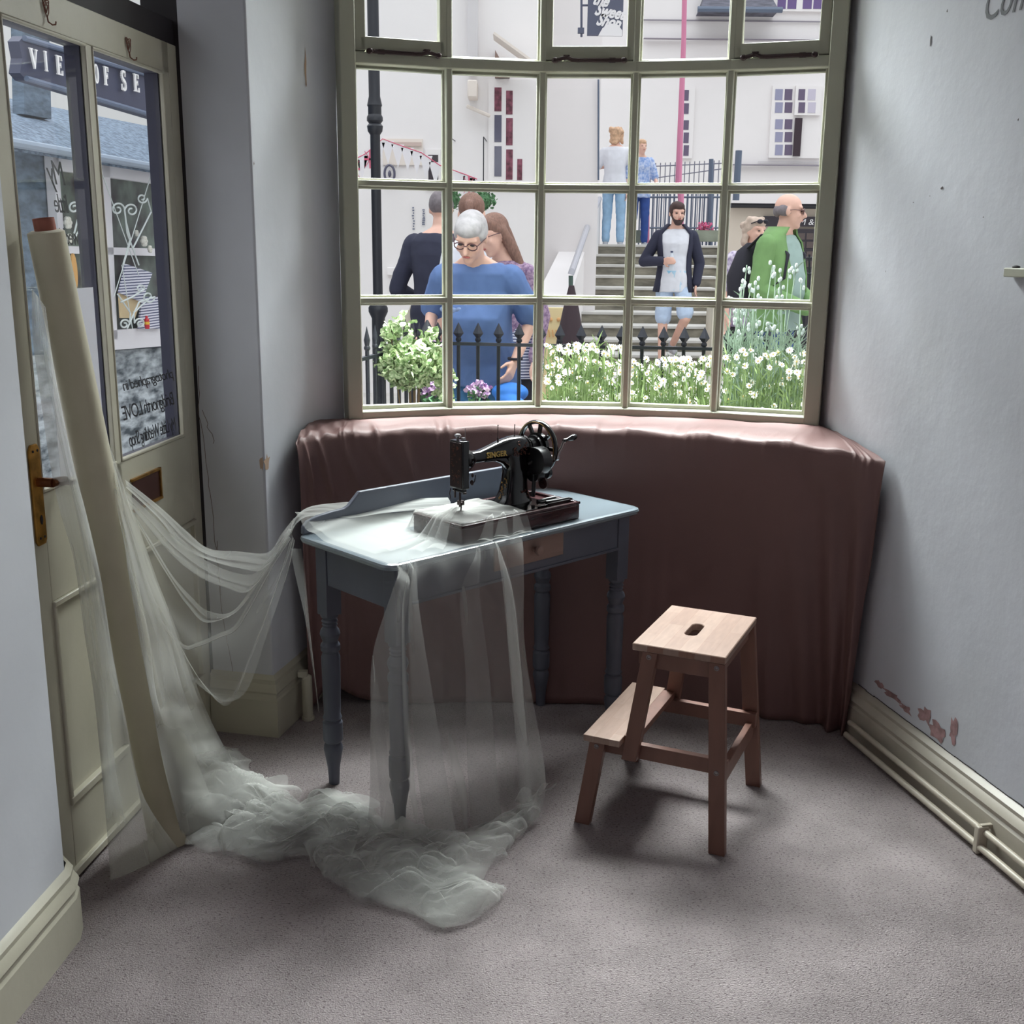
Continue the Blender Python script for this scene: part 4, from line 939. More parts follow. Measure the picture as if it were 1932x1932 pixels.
# ================================================================ OUTSIDE: THE STREET BEYOND THE BAY
m_white = mat('white_render', (232, 228, 228), .85, var=.02, vscale=.8)
m_white2 = mat('cream_render', (226, 216, 208), .85)
m_pave = mat('street_paving', (188, 184, 180), .9, var=.12, vscale=3)
m_blackiron = mat('black_railing_paint', (30, 32, 40), .4)
m_slate = mat('roof_slate', (92, 92, 104), .7, var=.3, vscale=6, stretch=(1, 1, 6))
m_pane_dark = mat('dark_window_pane', (86, 84, 104), .15)
m_pane_red = mat('checked_curtain', (120, 70, 84), .8, var=.5, vscale=22)
m_greyblue = mat('grey_blue_steel', (92, 104, 124), .5)
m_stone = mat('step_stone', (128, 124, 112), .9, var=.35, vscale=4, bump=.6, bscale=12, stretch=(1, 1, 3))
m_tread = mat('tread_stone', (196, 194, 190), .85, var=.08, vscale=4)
def gz(Y): return lerp(0, .2, min(1, max(0, (Y - 5) / 7.4)))
g = MB(); ys = [3.9, 5, 7, 9, 12.6, 17, 40]
g.grid([[Vector((x, y, gz(y) - .005)) for y in ys] for x in (-14, -6, 0, 6, 14)]); struct(g.build('ground', m_pave, smooth=0), 'pale paved street')
# left white building
def facade(name, label, Y, x0, x1, z1, m_, cat='building', depth=3):
    t = thing(name, label, cat, ((x0 + x1) / 2, Y, gz(Y)))
    MB().b2(x0, x1, Y, Y + depth, gz(Y) - .1, z1).build('wall', m_, t, smooth=0); return t
xL = aty(1012, 400, 10.5).x
bl = facade('white_building', 'white rendered building behind the black lamp post', 10.5, -2.7, xL, 7, m_white)
def panel(par, nm, m_, p0, p1, Y, t=.03, lab=None):
    a, b = aty(p0[0], p0[1], Y), aty(p1[0], p1[1], Y)
    g = MB(); g.b2(a.x, b.x, Y - t, Y, b.z, a.z); return g.build(nm, m_, par, smooth=0, label=lab)
YL = 10.5
fr_ = panel(bl, 'window', m_white, (922, 150), (1004, 352), YL, .03, 'white framed window with checked curtains')
for i, (x0, x1) in enumerate(((933, 946), (955, 967))):
    for j, (y0, y1) in enumerate(((165, 210), (217, 268), (276, 333))):
        panel(fr_, 'pane', m_pane_dark if i == 0 and j else m_pane_red, (x0, y0 + i * 6), (x1, y1 + i * 6), YL - .03, .004)
panel(fr_, 'pane', m_pane_red, (976, 300), (985, 340), YL - .03, .004)
panel(bl, 'pilaster', mat('grey_plaster', (206, 202, 204), .8), (883, -40), (902, 140), YL, .12)  # pilaster slightly greyer than the white wall
w2 = panel(bl, 'window', m_white2, (722, 262), (798, 312), YL, .02, 'pale recessed shop fascia'); panel(w2, 'fascia_line', mat('fascia_brown', (196, 176, 168), .8), (724, 268), (795, 276), YL - .02, .02)
w3 = panel(bl, 'window', m_white, (803, 282), (832, 356), YL, .03, 'small dark window beside the bunting'); panel(w3, 'pane', mat('dark_pane', (60, 54, 60), .2), (808, 292), (827, 348), YL - .03, .004)
g = MB(); c = aty(735, 328, YL - .06); g.tube([c + Vector((.045 * math.cos(a), 0, .075 * math.sin(a))) for a in [k * math.pi / 10 for k in range(21)]], .012, 6, cap=False); g.ell(c, (.015, .02, .03)); g.tube([c + Vector((0, .06, 0)), c], .01); g.build('wheel_ornament', m_pane_dark, bl)
g = MB(); g.bar(aty(932, 68, YL - .3), aty(1006, 122, YL - .3), .3, .02); g.build('porch_roof', m_white2, bl); g = MB(); g.plate([(0, 0), (.13, -.22), (0, -.22)], aty(934, 94, YL - .1), (1, 0, 0), (0, 0, 1), (0, 1, 0), .1); g.build('porch_bracket', mat('porch_brown', (150, 128, 120), .8), bl)
g = MB(); g.b2(aty(884, 160, YL).x, aty(902, 160, YL).x, YL - .25, YL, aty(884, 190, YL).z, aty(884, 158, YL).z); g.bar(aty(880, 200, YL - .1), aty(925, 219, YL - .1), .04, .03); g.build('wall_lamp', m_white2, bl, bevel=.01)
g = MB(); g.box(aty(740, 512, YL - .02), (.09, .04, .07)); g.build('meter_box', m_white, bl, bevel=.005)
# name plates: two tiny columns of dark marks
m_mark = mat('blue_grey_mark', (104, 110, 132), .7)
g = MB(); q = random.Random(3)
for k in range(9): p = aty(780 + q.uniform(-1, 1), 392 + k * 5, YL - .01); g.box(p, (.018 * q.uniform(.5, 1.2), .004, .012))
g.build('wall_notice', m_mark, bl); g = MB()
for k in range(9): p = aty(799 + q.uniform(-1, 1), 396 + k * 3.4, YL - .01); g.box(p, (.022 * q.uniform(.5, 1.2), .004, .010))
g.build('wall_notice', m_mark, bl)
# bunting
m_flag = mat('bunting_white', (226, 222, 226), .8); m_flagred = mat('bunting_red', (206, 90, 118), .8)
bt = thing('bunting', 'white and red bunting strung across the white building', 'bunting', aty(740, 280, YL - .5))
line = [aty(660, 305, 9.9), aty(690, 290, 9.9), aty(722, 262, 9.9), aty(760, 276, 9.9), aty(795, 288, 9.9), aty(830, 312, 9.9), aty(880, 330, 9.9), aty(900, 338, 9.9)]
g = MB(); g.tube(line, .004, 5); g.build('cord', m_flagred, bt)
for i in range(14):
    t_ = (i + .5) / 14; p = interp(line, t_); s_ = .055; jack = i in (0, 2, 12)
    g = MB(); g.plate([(-s_, 0), (s_, 0), (0, -.19)] if not jack else [(-.05, 0), (.05, 0), (.05, -.15), (-.05, -.15)], p, (1, 0, 0), (0, 0, 1), (0, 1, 0), .003); f_ = g.build('pennant', m_flag, bt)
    if jack:
        g = MB(); o_ = p + Vector((0, -.004, -.075)); g.box(o_, (.10, .003, .016)); g.box(o_, (.014, .003, .15)); g.bar(o_ + Vector((-.045, 0, .065)), o_ + Vector((.045, 0, -.065)), .003, .004); g.bar(o_ + Vector((.045, 0, .065)), o_ + Vector((-.045, 0, -.065)), .003, .004); g.build('flag_cross', m_flagred, f_)
# hanging baskets
m_leaf = mat('box_green', (86, 128, 88), .7, var=.4, vscale=30)
def leaves(g, c, r, n, size, seed, flat=1.0):
    q = random.Random(seed)
    for k in range(n):
        while True:
            d = Vector((q.uniform(-1, 1), q.uniform(-1, 1), q.uniform(-1, 1)))
            if .25 < d.length < 1: break
        d = d * (d.length ** -.35); p = Vector(c) + Vector((d.x * r[0], d.y * r[1], d.z * r[2]))
        a = Vector((q.uniform(-1, 1), q.uniform(-1, 1), q.uniform(-.4, 1))).normalized(); b = a.cross(Vector((q.uniform(-1, 1), q.uniform(-1, 1), q.uniform(-1, 1)))).normalized(); s_ = size * q.uniform(.6, 1.3); w_ = b * s_ * .42; nn = a.cross(b) * s_ * .12
        g.add([p, p + a * s_ * .35 + w_ + nn, p + a * s_ * .75 + w_ * .8 + nn, p + a * s_, p + a * s_ * .75 - w_ * .8 + nn, p + a * s_ * .35 - w_ + nn, p + a * s_ * .5], [(0, 1, 6), (1, 2, 6), (2, 3, 6), (3, 4, 6), (4, 5, 6), (5, 0, 6)])
for i, (x, lb) in enumerate(((848, 'round leafy hanging ball left of the ponytail head'), (912, 'round leafy hanging ball above the girl with glasses'))):
    c = aty(x, 378, 9.6); t_ = thing('hanging_basket', lb, 'plant', c, group='leafy balls hanging on the white building')
    g = MB(); g.ell(c, .07, 10, 6); leaves(g, c, (.10, .10, .085), 260, .03, i); g.build('foliage', m_leaf, t_, smooth=0)
    g = MB(); g.tube([c + Vector((0, 0, .08)), c + Vector((0, 0, .5)), c + Vector((0, .9, .55))], .005, 5); g.build('hook', m_blackiron, t_)
# black lamp post
lp = thing('lamp_post', 'black iron post standing left behind the window', 'post', Vector((aty(712, 500, 7).x, 7, gz(7))))
x = lp.location.x; g = MB(); z0 = gz(7); zt = 3.6
g.lathe([(.062, z0), (.062, z0 + .05), (.045, z0 + .08), (.041, z0 + .55), (.041, 1.06), (.060, 1.10), (.060, 1.125), (.046, 1.15), (.046, 1.17), (.030, 1.18), (.030, 2.22), (.040, 2.24), (.040, 2.30), (.045, 2.31), (.034, 2.36), (.034, zt)], (x, 7, 0), 18); g.build('pole', m_blackiron, lp)
g = MB(); zz = aty(712, 228, 7).z; g.lathe([(.03, zz - .08), (.044, zz - .06), (.048, zz - .03), (.036, zz - .015), (.048, zz), (.048, zz + .02), (.032, zz + .05)], (x, 7, 0), 16); g.build('collar', m_blackiron, lp)

# middle white building, behind the handrail
xM0, xM1 = aty(1012, 400, 14).x, aty(1130, 300, 14).x
bm_ = facade('white_building', 'plain white building between the checked window and the steps', 14, xM0 - .6, xM1, 8, m_white)
g = MB(); g.tube([aty(1129, 150, 13.96), aty(1129, 340, 13.96)], .012, 6); g.build('downpipe', m_greyblue, bm_)
# back building on the terrace
YR = 22; tz = 1.55
br_ = thing('terrace_house', 'white terrace house with sash windows above the steps', 'building', (5, YR, tz))
MB().b2(aty(1120, 300, YR).x, 14, YR, YR + 4, tz, 9).build('wall', m_white, br_, smooth=0)
def sash(par, x0, x1, y0, y1, cols, rws, Y, mm, lab=None, gap=3, open_=False):
    f_ = panel(par, 'window', m_white, (x0 - 5, y0 - 5), (x1 + 5, y1 + 6), Y, .05, lab); k = 0
    for ci in range(len(cols)):
        for ri in range(len(rws)): 
            panel(f_, 'pane', mm[(ci) % len(mm)], (cols[ci][0], rws[ri][0]), (cols[ci][1], rws[ri][1]), Y - .05, .006)
m_p1 = mat('pane_blue', (150, 150, 176), .2); m_p2 = mat('pane_violet', (104, 92, 116), .2)
sash(br_, 1462, 1540, 167, 293, [(1463, 1476), (1481, 1494)], [(168, 189), (193, 213), (225, 244), (249, 268), (273, 293)], YR, [m_p1, m_p2])
sash(br_, 1506, 1541, 167, 212, [(1507, 1518), (1525, 1538)], [(168, 189), (193, 213)], YR - .06, [m_p2, mat('pane_pale', (196, 190, 206), .3)])
panel(br_, 'window_opening', mat('window_dark', (50, 34, 44), .5), (1500, 223), (1509, 295), YR - .08, .02)
sash(br_, 1291, 1300, 168, 293, [(1290, 1299)], [(170, 190), (195, 215), (227, 245), (250, 270), (274, 294)], YR, [m_p2])
sash(br_, 1467, 1560, -40, 17, [(1468, 1482), (1487, 1502), (1516, 1531), (1536, 1550)], [(-12, 17)], YR, [mat('pane_purple', (110, 90, 140), .2)])
for (xa, xb, y, h_) in ((1214, 1560, 73, 5), (1214, 1560, 39, 1.2), (1375, 1560, 310, 4), (1430, 1545, 305, 1.5)):
    panel(br_, 'gutter' if h_ > 2 else 'string_course', mat('gutter_grey', (138, 132, 142), .7), (xa, y), (xb, y + h_), YR - .02, .1 if h_ > 2 else .02)
g = MB(); a, b = aty(1318, 22, YR - .3), aty(1462, -30, YR); g.add([(a.x, YR - .5, a.z), (b.x, YR - .5, a.z), (b.x - .2, YR, b.z), (a.x + .2, YR, b.z), (a.x, YR, a.z - .02), (b.x, YR, a.z - .02)], [(0, 1, 2, 3), (0, 4, 5, 1), (0, 3, 4), (1, 5, 2)]); g.build('porch_roof', m_slate, br_, smooth=0)
g = MB(); g.tube([(a.x - .05, YR - .52, a.z), (b.x + .05, YR - .52, a.z)], .05, 8); g.build('gutter', m_greyblue, br_)
# hanging shop sign reading Sweet Shop
m_signgrey = mat('sign_grey', (84, 88, 108), .6); m_signwhite = mat('sign_white', (228, 226, 228), .7)
ys = 11.5; s0, s1 = aty(1110, -30, ys), aty(1174, 68, ys)
sg = thing('hanging_sign', 'grey hanging board with white script for a sweet shop', 'sign', aty(1140, 40, ys))
MB().b2(s0.x, s1.x, ys - .02, ys + .02, s1.z, s0.z).build('board', m_signgrey, sg, smooth=0)
for tx, px_, py_ in (('Sweet', 1117, 8), ('Swee', 1121, 28), ('Shop', 1124, 47)):
    text('sign_lettering', {'Sweet': 'the', 'Swee': 'Sweet', 'Shop': 'Shop'}[tx], m_signwhite, sg, aty(px_, py_ - 1, ys - .024), (1, .0, -.16), (.16, 0, 1), .145, .002, shear=.45, width=.78, bold=.006)
g = MB(); c = aty(1154, 68, ys - .024); g.plate([(-.13, 0), (.10, 0), (.10, .05), (.06, .10), (-.02, .115), (-.09, .07)], c, (1, 0, 0), (0, 0, 1), (0, -1, 0), .003); g.build('sign_motif', m_signwhite, sg)
g = MB(); g.tube([aty(1097, 0, ys), aty(1097, 70, ys)], .012, 6); g.box(aty(1096, 58, ys), (.06, .04, .05)); g.tube([aty(1097, 10, ys), aty(1112, 10, ys)], .01, 6); g.build('bracket', m_signgrey, sg)

# steps
S0, NS = 12.6, 10
st = thing('stone_steps', 'wide stone steps climbing to the terrace', 'steps', (2.1, S0, gz(S0)))
def SX(px, Y): return aty(px, 500, Y).x
g = MB(); g2 = MB()
for k in range(NS):
    y0 = S0 + k * .40; z1 = .2 + (k + 1) * .135
    xl, xr = SX(1078 + k * 5.2, y0), SX(1352, y0)
    g.b2(xl, xr, y0, y0 + .42, .1, z1 - .03); g2.b2(xl - .01, xr + .01, y0 - .02, y0 + .42, z1 - .035, z1)
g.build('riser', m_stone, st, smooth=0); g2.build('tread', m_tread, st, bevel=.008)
g = MB(); g.b2(SX(1120, 16.6), 14, S0 + NS * .4, YR, .1, tz + .0); struct(g.build('ground_terrace', m_pave, smooth=0))
# white string wall left of the steps with its handrail
sw_ = thing('stair_wall', 'white sloping wall on the left of the steps', 'wall', (SX(1050, 12.5), 12.5, .2))
g = MB(); A = [(SX(1015, 12.3), 12.3), (SX(1068, 12.3), 12.3)]
v = [Vector((SX(1010, 12.3), 12.3, .15)), Vector((SX(1076, 12.3), 12.3, .15)), Vector((SX(1130, 16.4), 16.4, .15)), Vector((SX(1100, 16.4), 16.4, .15))]
top = [.95, .95, 2.15, 2.15]
g.add(v + [Vector((p.x, p.y, z)) for p, z in zip(v, top)], [(3, 2, 1, 0), (4, 5, 6, 7), (0, 1, 5, 4), (1, 2, 6, 5), (2, 3, 7, 6), (3, 0, 4, 7)]); g.build('wall', m_white, sw_, smooth=0)
m_rail = mat('handrail_grey', (176, 176, 184), .4)
hr = thing('handrail', 'pale grey handrail sloping beside the steps', 'handrail', aty(1078, 520, 12.0))
g = MB(); g.tube([aty(1077, 518, 12.0), aty(1079, 512, 12.0), aty(1113, 415, 14.4), aty(1131, 375, 16)], .035, 10); g.build('rail', m_rail, hr)
for px_, y0, y1, Y_ in ((1077, 520, 560, 12.0), (1109, 428, 545, 14.2)):
    g = MB(); g.tube([aty(px_, y0, Y_), aty(px_, y1, Y_)], .024, 8); g.build('post', mat('post_green', (70, 92, 84), .5), hr)
# terrace railings
def railing(name, label, x0, x1, ytop, ybot, Y, n, m_, r_, slope=0, mid=None):
    t = thing(name, label, 'railing', aty((x0 + x1) / 2, ybot, Y))
    for k in range(n):
        px_ = lerp(x0, x1, k / (n - 1)); yt = ytop + slope * k / (n - 1)
        g = MB(); p_ = aty(px_, yt, Y); g.tube([p_, Vector((p_.x, Y, tz - .01))], r_, 5); g.build('baluster', m_, t)
    g = MB(); g.tube([aty(x0, ytop + 6, Y), aty(x1, ytop + 6 + slope, Y)], r_ * 1.3, 6); g.build('top_rail', m_, t)
    if mid: g = MB(); g.tube([aty(x0, mid[0], Y), aty(x1, mid[1], Y)], r_ * 1.2, 6); g.build('lower_rail', m_, t)
    return t
m_thin = mat('thin_railing', (112, 112, 128), .5)
railing('terrace_railing', 'thin grey railing high on the terrace by the pink pole', 1228, 1366, 308, 346, 19, 16, m_thin, .008, -6, (337, 318))
railing('terrace_railing', 'denser grey blue railing above the stone planter', 1208, 1362, 366, 432, 17.2, 20, m_greyblue, .012, 0, (430, 430))
for px_, y0, y1, Y_, r_, lb in ((1342, 300, 432, 17.1, .034, 'grey blue post in the terrace railing'), (1390, 284, 436, 15.5, .045, 'tall grey blue post beside the green jacket man')):
    g = MB(); g.tube([aty(px_ + (4 if px_ > 1380 else 0), y0, Y_), Vector((aty(px_ - (6 if px_ > 1380 else 0), y1, Y_).x, Y_, tz if Y_ > 16.6 else .2))], r_, 8); tag(g.build('railing_post', m_greyblue), lb, 'post', 'grey blue posts of the terrace')
m_planter = mat('planter_stone', (134, 140, 126), .9, var=.15, vscale=5, bump=.4, bscale=10)
g = MB(); a, b = aty(1196, 434, 16.5), aty(1214, 458, 16.5); g.b2(a.x, b.x + .0, 16.5, 17, b.z, a.z); tag(g.build('stone_planter', m_planter, smooth=0), 'short mossy stone block left of the bearded man', 'planter')
g = MB(); a, b = aty(1298, 434, 16.45), aty(1356, 456, 16.45); g.b2(a.x, b.x, 16.45, 17, b.z, a.z); pl_ = tag(g.build('stone_planter', m_planter, smooth=0), 'long stone planter right of the bearded man with pink flowers', 'planter')
m_pinkf = mat('pink_petals', (214, 110, 150), .7)
g = MB(); leaves(g, aty(1329, 430, 16.6), (.12, .1, .08), 90, .05, 4); tag(g.build('flower_clump', m_pinkf, smooth=0), 'pink flowers on the stone planter', 'flowers')
# pink pole
g = MB(); g.tube([aty(1292, -30, 16.8), aty(1290, 75, 16.8), aty(1284, 235, 16.8), aty(1280, 345, 16.8), aty(1284, 352, 16.8), aty(1286, 430, 16.8)], [.035, .035, .042, .048, .05, .03], 10); tag(g.build('flag_pole', mat('pink_pole', (206, 128, 160), .5)), 'tall pink painted pole on the terrace', 'pole')
g = MB(); g.tube([aty(1223, 375, 16.9), Vector((aty(1224, 430, 16.9).x, 16.9, tz))], .02, 8); tag(g.build('flag_pole', MATS['pink_pole']), 'short pink post left of the bearded man', 'post')
# dark shop on the right with its sign
YS = 13.2
shp = thing('shop_front', 'cream shop with dark sign and window behind the green jacket man', 'building', aty(1470, 600, YS))
a, b = aty(1376, 384, YS), aty(1640, 700, YS); MB().b2(a.x, b.x, YS, YS + .25, gz(YS), a.z).build('wall', mat('cream_wall', (214, 202, 188), .85), shp, smooth=0)
g = MB(); g.b2(a.x, b.x, YS - .15, YS + .3, a.z, a.z + .03); g.build('roof_edge', m_white, shp, smooth=0)
g = MB(); g.tube([(a.x, YS - .1, a.z - .02), (b.x, YS - .1, a.z - .02)], .032, 8); g.build('gutter', m_blackiron, shp)
fa = panel(shp, 'fascia', mat('shop_charcoal', (52, 46, 54), .6), (1440, 408), (1545, 428), YS, .05)
text('fascia_lettering', 'OM & CO', m_signwhite, fa, aty(1492, 424, YS - .055), (1, 0, 0), (0, 0, 1), .095, .002, shear=.15, width=1.1)
wn_ = panel(shp, 'shop_window', MATS['shop_charcoal'], (1494, 432), (1538, 660), YS, .04)
for x0 in (1506, 1522):
    for y0 in (440, 456, 474, 492): panel(wn_, 'pane', mat('shop_pane', (92, 80, 78), .3), (x0, y0), (x0 + 12, y0 + 12), YS - .04, .005)
g = MB()
for k in range(5): g.tube([aty(1497 + k * 10, 480, YS - .5), aty(1497 + k * 10, 640, YS - .5)], .012, 5)
for y in (486, 516, 545): g.tube([aty(1492, y, YS - .5), aty(1545, y, YS - .5)], .012, 5)
g.tube([aty(1500, 600, YS - .5), Vector((aty(1500, 600, YS - .5).x, YS - .5, gz(YS)))], .012, 5); tag(g.build('window_grille', m_blackiron), 'thin black railing before the dark shop window', 'railing')
g = MB(); a, b = aty(1346, 570, 11.9), aty(1405, 700, 11.9); g.b2(a.x, b.x, 11.9, 12.3, b.z, a.z); tag(g.build('stone_pier', mat('pale_stone', (202, 196, 180), .9, var=.15, vscale=4), smooth=0), 'pale stone pier at the right foot of the steps', 'pier')
# sandwich board and closed dark parasol
m_board = mat('board_cream', (226, 206, 158), .7)
ab = thing('sandwich_board', 'cream sandwich board on the street behind the railing', 'sign', aty(1042, 700, 9))
g = MB(); a, b = aty(1018, 580, 9), aty(1062, 700, 9); g.b2(a.x, b.x, 9, 9.04, gz(9) - .01, a.z); g.build('panel', m_board, ab, bevel=.004)
g = MB(); 
for k in range(3): g.ell(aty(1024 + 15 * k, 603, 8.99), (.016, .008, .016))
for k in range(4): g.bar(aty(1028 + 7 * k, 622, 8.99), aty(1030 + 7 * k, 636, 8.99), .006, .01)
g.build('ornament', mat('board_orange', (214, 164, 110), .7), ab)
g = MB(); g.lathe([(.13, .62), (.10, .85), (.06, 1.05), (.02, 1.22)], (aty(1077, 600, 8.6).x, 8.6, 0), 12); g.tube([(aty(1077, 600, 8.6).x, 8.6, .08), (aty(1077, 600, 8.6).x, 8.6, .65)], .02, 8); tag(g.build('folded_parasol', mat('parasol_dark', (58, 44, 50), .8)), 'folded dark parasol standing beside the sandwich board', 'parasol')

# ---- iron railings in front of the bay
def picket(par, p, tip_h, zr, head=.024, bottom=.30, broad=True):
    g = MB(); g.tube([(p.x, p.y, bottom), (p.x, p.y, p.z - tip_h)], .0085, 8)
    z = p.z - tip_h; w = head
    g.lathe([(.008, z - .012), (.013, z - .006), (.013, z + .002), (.009, z + .008), (w, z + tip_h * .36), (w * .86, z + tip_h * .45), (w * .35, z + tip_h * .8), (.001, z + tip_h)], (p.x, p.y, 0), 4 if broad else 8)
    return g.build('picket', m_blackiron, par)
fn = thing('iron_railing', 'black iron railing with spear heads in front of the bay', 'railing', aty(1100, 700, 5.1))
def FY(px): return lerp(5.15, 4.95, (px - 850) / 600)
for px_ in (826, 865, 902, 941, 980, 1021, 1057, 1097, 1136, 1173, 1213, 1253, 1292, 1330, 1374, 1412, 1450, 1489, 1528): picket(fn, aty(px_, 608 + (px_ - 850) * .02, FY(px_)), .075, 0)
g = MB(); g.bar(aty(800, 647, FY(800)), aty(1560, 663, FY(1560)), .022, .014); g.bar(aty(800, 860, FY(800)), aty(1560, 880, FY(1560)), .022, .014); g.build('rail', m_blackiron, fn)
f2 = thing('iron_railing', 'black railing returning at the left beneath the shrub', 'railing', aty(720, 720, 4.7))
A, B = aty(672, 680, 4.45), aty(800, 648, 5.16)
for k in range(9):
    p = A.lerp(B, (k + .3) / 9); p.z += .125 if k < 8 else .1; picket(f2, p, .085, 0, .013, broad=False)
g = MB(); g.bar(A, B, .02, .014); g.bar(A - Vector((0, 0, .46)), B - Vector((0, 0, .46)), .02, .014); g.build('rail', m_blackiron, f2)
g = MB(); p = aty(806, 612, 5.16); g.tube([(p.x, p.y, .1), (p.x, p.y, p.z - .08)], .014, 10); g.lathe([(.012, p.z - .09), (.026, p.z - .07), (.036, p.z - .04), (.004, p.z + .02)], (p.x, p.y, 0), 8); g.build('corner_post', m_blackiron, f2)

# ---- garden plants
m_soil = mat('bed_soil', (96, 84, 72), 1)
struct(MB().b2(-1.0, 2.6, 4.12, 5.3, -.02, .34).build('ground_bed', m_soil, smooth=0))
m_varieg = mat('variegated_leaf', (206, 216, 176), .6, col2=(96, 132, 72), vscale=60)
sh = thing('garden_shrub', 'variegated green and cream shrub behind the left window pane', 'shrub', aty(782, 760, 4.75))
g = MB(); leaves(g, aty(775, 690, 4.7), (.135, .13, .10), 950, .034, 2); leaves(g, aty(736, 640, 4.68), (.03, .03, .07), 90, .028, 3); leaves(g, aty(812, 650, 4.72), (.045, .04, .07), 110, .03, 5); leaves(g, aty(840, 725, 4.74), (.04, .05, .08), 120, .03, 6)
leaves(g, aty(760, 618, 4.7), (.05, .04, .05), 60, .028, 7); g.build('foliage', m_varieg, sh, smooth=0)
g = MB(); c = aty(782, 762, 4.75)
for d in ((-.02, -.01), (.02, .01), (0, .0)): g.tube([(c.x, 4.75, .3), (c.x + d[0], 4.75 + d[1], c.z + .1), (c.x + d[0] * 3, 4.75, c.z + .2)], .006, 5)
g.tube([(c.x, 4.75, .3), aty(736, 620, 4.68)], .003, 5); g.build('stem', mat('twig', (110, 92, 70), .9), sh)
m_purple = mat('petunia_purple', (140, 90, 160), .7, col2=(226, 200, 220), vscale=50)
for i, (x, y, Yp, lb) in enumerate(((818, 735, 5.0, 'purple petunias under the shrub'), (905, 738, 4.9, 'purple petunias in front of the jeans'), (826, 660, 5.25, 'purple petunias behind the railing corner'))):
    c = aty(x, y, Yp); g = MB(); leaves(g, c, (.05, .04, .035), 130, .022, 20 + i); t_ = g.build('petunia_clump', m_purple, smooth=0); tag(t_, lb, 'flowers', 'petunias in the bed')
    c2 = c.copy(); g = MB(); leaves(g, c2 - Vector((0, 0, .05)), (.05, .05, .06), 80, .03, 30 + i); g.tube([(c.x, c.y, .3), (c.x, c.y, c.z - .02)], .004, 5); g.build('leaves', m_leaf, t_, smooth=0)
m_daisyw = mat('daisy_white', (214, 214, 208), .7); m_daisyy = mat('daisy_yellow', (214, 164, 84), .7); m_stem = mat('pale_stem', (150, 172, 110), .7, col2=(92, 116, 70), vscale=16); m_silver = mat('silver_stem', (138, 158, 138), .7, var=.2, vscale=20)
def blade(g, p, q_, w): 
    p, q_ = Vector(p), Vector(q_); d = (q_ - p); x_ = d.cross(Vector((0, 1, .2))).normalized() * w; m_ = p.lerp(q_, .5) + Vector((0, 0, d.length * .04))
    g.add([p - x_, p + x_, m_ + x_ * .8, q_, m_ - x_ * .8], [(0, 1, 2, 3, 4)])
def daisies(label, x0, x1, ytop, Yp, n, seed, fl_, stems=230):
    q = random.Random(seed); c = aty((x0 + x1) / 2, 780, Yp); t_ = thing('daisy_plant', label, 'daisies', (c.x, Yp, .34), group='daisies along the window')
    gs, gf, gy = MB(), MB(), MB()
    for k in range(stems):
        top = aty(q.uniform(x0, x1), lerp(ytop, 775, q.random() ** 1.3), Yp + q.uniform(-.22, .25)); b = Vector((top.x + q.uniform(-.06, .06), top.y, .335))
        gs.tube([b, b.lerp(top, .5) + Vector((q.uniform(-.012, .012), 0, 0)), top], .0016, 3, cap=False)
        for j in range(8): p = b.lerp(top, q.random()); blade(gs, p, p + Vector((q.uniform(-.05, .05), q.uniform(-.02, .02), q.uniform(.0, .06))), .0032)
        if q.random() < fl_:
            a = Vector((q.uniform(-.5, .5), -1, q.uniform(.1, 1))).normalized(); u_ = a.cross(Vector((0, 0, 1))).normalized(); w_ = a.cross(u_); r_ = q.uniform(.010, .017)
            np_ = 9
            for j in range(np_):
                an = 2 * math.pi * j / np_; d = u_ * math.cos(an) + w_ * math.sin(an); e_ = (u_ * -math.sin(an) + w_ * math.cos(an)) * r_ * .26
                gf.add([top, top + d * r_ * .6 + e_, top + d * r_, top + d * r_ * .6 - e_], [(0, 1, 2, 3)])
            gy.ell(top + a * .002, .0038, 6, 4)
    gs.build('foliage', m_stem, t_, smooth=0)
    gf.build('petals', m_daisyw, t_, smooth=0)['kind'] = 'stuff'
    gy.build('flower_centres', m_daisyy, t_)['kind'] = 'stuff'
daisies('white daisies in front of the third window column', 1030, 1175, 648, 4.6, 0, 1, .5, 300)
daisies('white daisies in front of the fourth window column', 1190, 1345, 675, 4.55, 0, 2, .5, 300)
daisies('white daisies in front of the rightmost window column', 1365, 1520, 660, 4.5, 0, 3, .35, 360)
q = random.Random(8); c = aty(1440, 760, 4.6); lv = thing('silver_plant', 'tall silvery stems in front of the green jacket man', 'plant', (c.x, 4.55, .34)); g = MB(); gf = MB()
for k in range(46):
    top = aty(q.uniform(1378, 1515), q.uniform(500, 690) if k > 8 else (500, 520, 545, 530, 560, 500, 585, 620, 510)[k], 4.5 + q.uniform(-.1, .15)); b = Vector((top.x + q.uniform(-.12, .12), top.y, .335))
    g.tube([b, b.lerp(top, .5) + Vector((q.uniform(-.03, .03), 0, 0)), top], .0025, 4, cap=False)
    for j in range(5): p = b.lerp(top, q.uniform(.3, 1)); blade(g, p, p + Vector((q.uniform(-.05, .05), 0, q.uniform(.02, .06))), .003)
    for j in range(3): gf.ell(top + Vector((q.uniform(-.012, .012), 0, q.uniform(-.03, .01))), (.007, .007, .01), 6, 4)
for k in range(500):
    p = aty(q.uniform(1365, 1515), q.uniform(640, 780), 4.5 + q.uniform(-.15, .2)); blade(g, p, p + Vector((q.uniform(-.08, .08), 0, q.uniform(.02, .09))), .0028)
g.build('stems', m_silver, lv, smooth=0); gf.build('buds', mat('silver_bud', (180, 190, 186), .8), lv)

